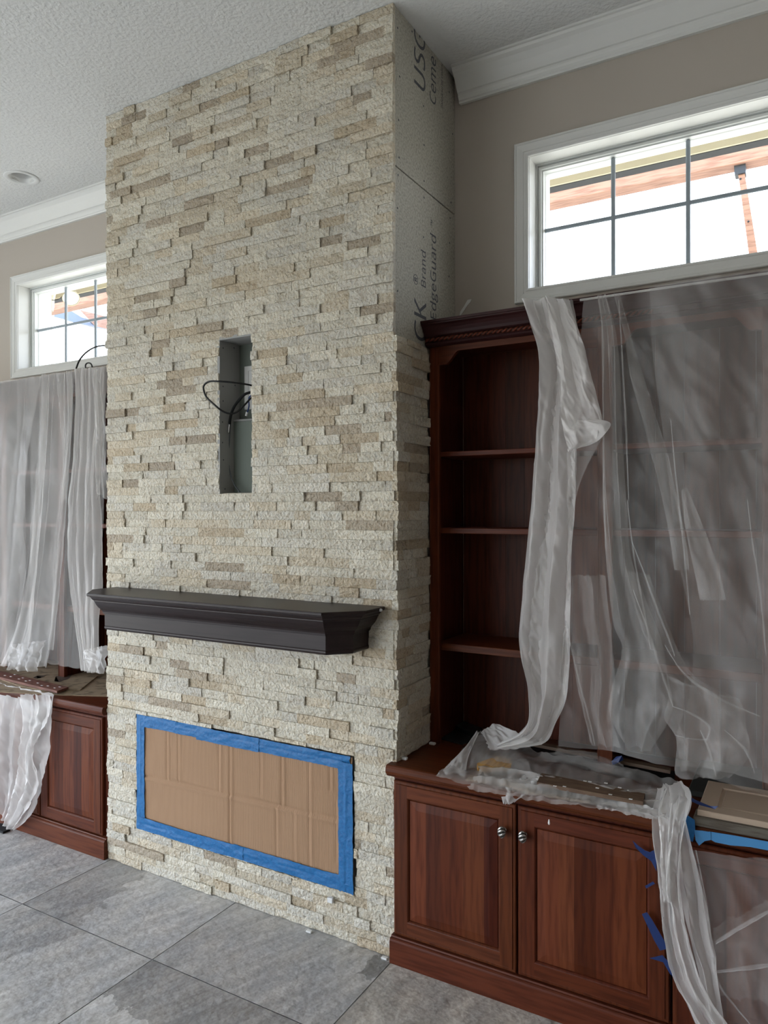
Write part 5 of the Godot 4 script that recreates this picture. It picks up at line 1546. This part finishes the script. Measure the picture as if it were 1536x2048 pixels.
	t = thing("weathered_board", "grey weathered board on edge under the beige panel", "board", Vector3(1.4, 0.7535, 0.02))
	b = MB.new()
	b.box(Vector3(1.068, 0.7535, -0.03), Vector3(1.92, 0.7815, 0.044), 0.003)
	part("board", b, M.weathered, t)
	t = thing("dark_panel", "dark grey panel filling the recess behind the beige panel", "panel", Vector3(1.4, 0.7535, -0.4))
	b = MB.new()
	b.box(Vector3(1.02, 0.7535, -0.55), Vector3(1.93, 0.772, -0.2), 0.003)
	part("board", b, M.slate, t)  # plain dark panel put in to fill the recess
	# blue tape along the edge
	for q in [["bright blue masking tape scrap on the counter edge below the white plastic rope", "tape", [Vector3(1.028, 0.773, 0.047), Vector3(1.048, 0.786, 0.047), Vector3(1.073, 0.774, 0.049), Vector3(1.075, 0.741, 0.05), Vector3(1.068, 0.706, 0.05), Vector3(1.049, 0.714, 0.05), Vector3(1.034, 0.741, 0.05)]], ["torn piece of pale blue masking tape hanging below the weathered board", "tape_pale", [Vector3(1.073, 0.744, 0.052), Vector3(1.094, 0.747, 0.052), Vector3(1.118, 0.748, 0.052), Vector3(1.119, 0.725, 0.053), Vector3(1.102, 0.718, 0.053), Vector3(1.086, 0.701, 0.055), Vector3(1.076, 0.715, 0.053)]], ["long strip of pale blue masking tape along the counter edge at right", "tape_pale", [Vector3(1.113, 0.748, 0.05), Vector3(1.184, 0.751, 0.05), Vector3(1.282, 0.753, 0.05), Vector3(1.282, 0.728, 0.051), Vector3(1.224, 0.727, 0.051), Vector3(1.171, 0.72, 0.051), Vector3(1.13, 0.72, 0.051), Vector3(1.115, 0.726, 0.051)]], ["dark blue grey torn film edge by the beige panel", "tape_dark", [Vector3(1.042, 0.82, -0.02), Vector3(1.071, 0.817, 0), Vector3(1.113, 0.814, 0.02), Vector3(1.137, 0.822, 0.03), Vector3(1.128, 0.811, 0.03), Vector3(1.085, 0.811, 0.02), Vector3(1.048, 0.813, 0)]], ["curled dark blue tape scrap at upper right corner of the cabinet door", "tape_dark", [Vector3(0.89, 0.669, 0.045), Vector3(0.905, 0.658, 0.045), Vector3(0.927, 0.645, 0.043), Vector3(0.942, 0.643, 0.042), Vector3(0.954, 0.652, 0.042), Vector3(0.961, 0.635, 0.042), Vector3(0.961, 0.587, 0.04), Vector3(0.945, 0.615, 0.04), Vector3(0.921, 0.629, 0.042), Vector3(0.899, 0.649, 0.045)]], ["tiny blue grey tape scrap on the cabinet door beside plastic rope", "tape_dark", [Vector3(0.927, 0.533, 0.042), Vector3(0.951, 0.553, 0.042), Vector3(0.957, 0.548, 0.042), Vector3(0.931, 0.526, 0.042)]], ["wide dark blue tape strip hanging from film edge on the cabinet door", "tape_dark", [Vector3(0.918, 0.443, 0.044), Vector3(0.933, 0.453, 0.044), Vector3(0.951, 0.43, 0.044), Vector3(0.975, 0.393, 0.044), Vector3(0.997, 0.359, 0.044), Vector3(0.987, 0.352, 0.044), Vector3(0.972, 0.344, 0.044), Vector3(0.954, 0.372, 0.044)]], ["bent dark blue tape strip low on the cabinet door", "tape_dark", [Vector3(0.941, 0.311, 0.044), Vector3(0.979, 0.332, 0.044), Vector3(0.989, 0.323, 0.044), Vector3(1.008, 0.31, 0.044), Vector3(1.018, 0.281, 0.042), Vector3(1.023, 0.264, 0.042), Vector3(1.001, 0.279, 0.042), Vector3(0.981, 0.31, 0.043)]]]:
		var s := thing("tape_piece", q[0], "tape", (q[2] as Array)[0], "blue tape scraps on the right cabinet")
		b = MB.new()
		b.slab(q[2], Vector3(0, 0, 0.0008))
		part("tape", b, M[q[1]], s)
	# bit of torn paper on the wall above the bookcase
	t = thing("torn_paper", "thin torn strip of paper on the wall above the right bookcase", "paper", Vector3(0.05, 2.6, WZ))
	b = MB.new()
	b.slab([Vector3(0.018, 2.588, -0.577), Vector3(0.022, 2.607, -0.577), Vector3(0.04, 2.629, -0.577), Vector3(0.057, 2.654, -0.577), Vector3(0.076, 2.655, -0.577), Vector3(0.071, 2.643, -0.577), Vector3(0.054, 2.627, -0.577), Vector3(0.039, 2.607, -0.577), Vector3(0.025, 2.591, -0.577)], Vector3(0, 0, 0.001))
	part("strip", b, M.trim, t)
	t = thing("dust_pile", "dark debris in the lower left corner inside the right bookcase", "debris", Vector3(0.1, 0.7535, -0.42))
	b = MB.new()
	b.slab([Vector3(0.032, 0.754, -0.338), Vector3(0.024, 0.754, -0.48), Vector3(0.095, 0.754, -0.454), Vector3(0.165, 0.755, -0.399), Vector3(0.146, 0.754, -0.313)], Vector3(0, 0.003, 0))
	b.slab([Vector3(0.044, 0.755, -0.474), Vector3(0.044, 0.754, -0.559), Vector3(0.155, 0.754, -0.504), Vector3(0.145, 0.754, -0.418)], Vector3(0, 0.022, 0))
	part("debris", b, M.matt_black, t)


func build_wires() -> void:
	var t := thing("black_cable", "black cable loop sticking out of the wall recess", "cable", Vector3(-0.8, 2.2, -0.05))
	part_mesh("cable", tube([Vector3(-0.746, 2.261, -0.1), Vector3(-0.75, 2.267, -0.06), Vector3(-0.769, 2.271, -0.03), Vector3(-0.806, 2.276, 0), Vector3(-0.851, 2.28, 0.03), Vector3(-0.899, 2.283, 0.04), Vector3(-0.927, 2.271, 0.045), Vector3(-0.933, 2.25, 0.045), Vector3(-0.916, 2.215, 0.045), Vector3(-0.876, 2.18, 0.04), Vector3(-0.851, 2.154, 0.02), Vector3(-0.826, 2.142, 0), Vector3(-0.804, 2.147, -0.02), Vector3(-0.785, 2.175, -0.045), Vector3(-0.758, 2.216, -0.07), Vector3(-0.752, 2.239, -0.1)], 0.0042, M.black, 90), t)
	t = thing("braided_cable", "black braided cable with silver tip hanging inside the wall recess", "cable", Vector3(-0.8, 2.1, -0.07))
	part_mesh("sleeve", tube([Vector3(-0.749, 2.247, -0.09), Vector3(-0.767, 2.239, -0.07), Vector3(-0.79, 2.23, -0.06), Vector3(-0.817, 2.207, -0.055), Vector3(-0.846, 2.178, -0.055), Vector3(-0.864, 2.144, -0.055), Vector3(-0.873, 2.104, -0.055)], 0.0062, M.matt_black, 50), t)
	part_mesh("tip", tube([Vector3(-0.873, 2.104, -0.055), Vector3(-0.876, 2.082, -0.055), Vector3(-0.879, 2.064, -0.055)], 0.0036, M.chrome, 8), t)
	t = thing("grey_wire", "thin grey wire hanging to the bottom of the wall recess", "wire", Vector3(-0.82, 1.8, -0.06))
	part_mesh("wire", tube([Vector3(-0.871, 2.109, -0.06), Vector3(-0.882, 2.034, -0.065), Vector3(-0.888, 1.955, -0.065), Vector3(-0.879, 1.887, -0.065), Vector3(-0.852, 1.835, -0.06), Vector3(-0.815, 1.799, -0.055)], 0.0026, M.grey_wire, 50), t)
	t = thing("blue_wire", "short blue network wire in the wall recess", "wire", Vector3(-0.72, 2.2, -0.07))
	part_mesh("wire", tube([Vector3(-0.752, 2.237, -0.08), Vector3(-0.777, 2.216, -0.075), Vector3(-0.777, 2.18, -0.075), Vector3(-0.788, 2.15, -0.075)], 0.003, M.blue_wire, 24), t)
	part_mesh("plug", tube([Vector3(-0.788, 2.154, -0.075), Vector3(-0.794, 2.137, -0.075)], 0.005, M.white_plastic, 4), t)
	# cables lying on the left bookcase
	t = thing("black_cable", "thin black cable arching over the top of the left bookcase", "cable", Vector3(-2.4, 2.5, -0.35))
	part_mesh("cable", tube([Vector3(-2.307, 2.54, -0.35), Vector3(-2.267, 2.58, -0.34), Vector3(-2.211, 2.61, -0.33), Vector3(-2.138, 2.631, -0.32), Vector3(-2.058, 2.637, -0.31), Vector3(-1.98, 2.626, -0.3), Vector3(-1.907, 2.596, -0.3)], 0.0048, M.black, 40, 6), t)
	t = thing("black_cable", "small black cable coil peeking above the left plastic curtain", "cable", Vector3(-2.4, 2.5, -0.3))
	part_mesh("cable", tube([Vector3(-2.159, 2.52, -0.3), Vector3(-2.159, 2.54, -0.3), Vector3(-2.142, 2.549, -0.3), Vector3(-2.117, 2.544, -0.3), Vector3(-2.104, 2.526, -0.3), Vector3(-2.113, 2.513, -0.3)], 0.0042, M.black, 24, 6), t)
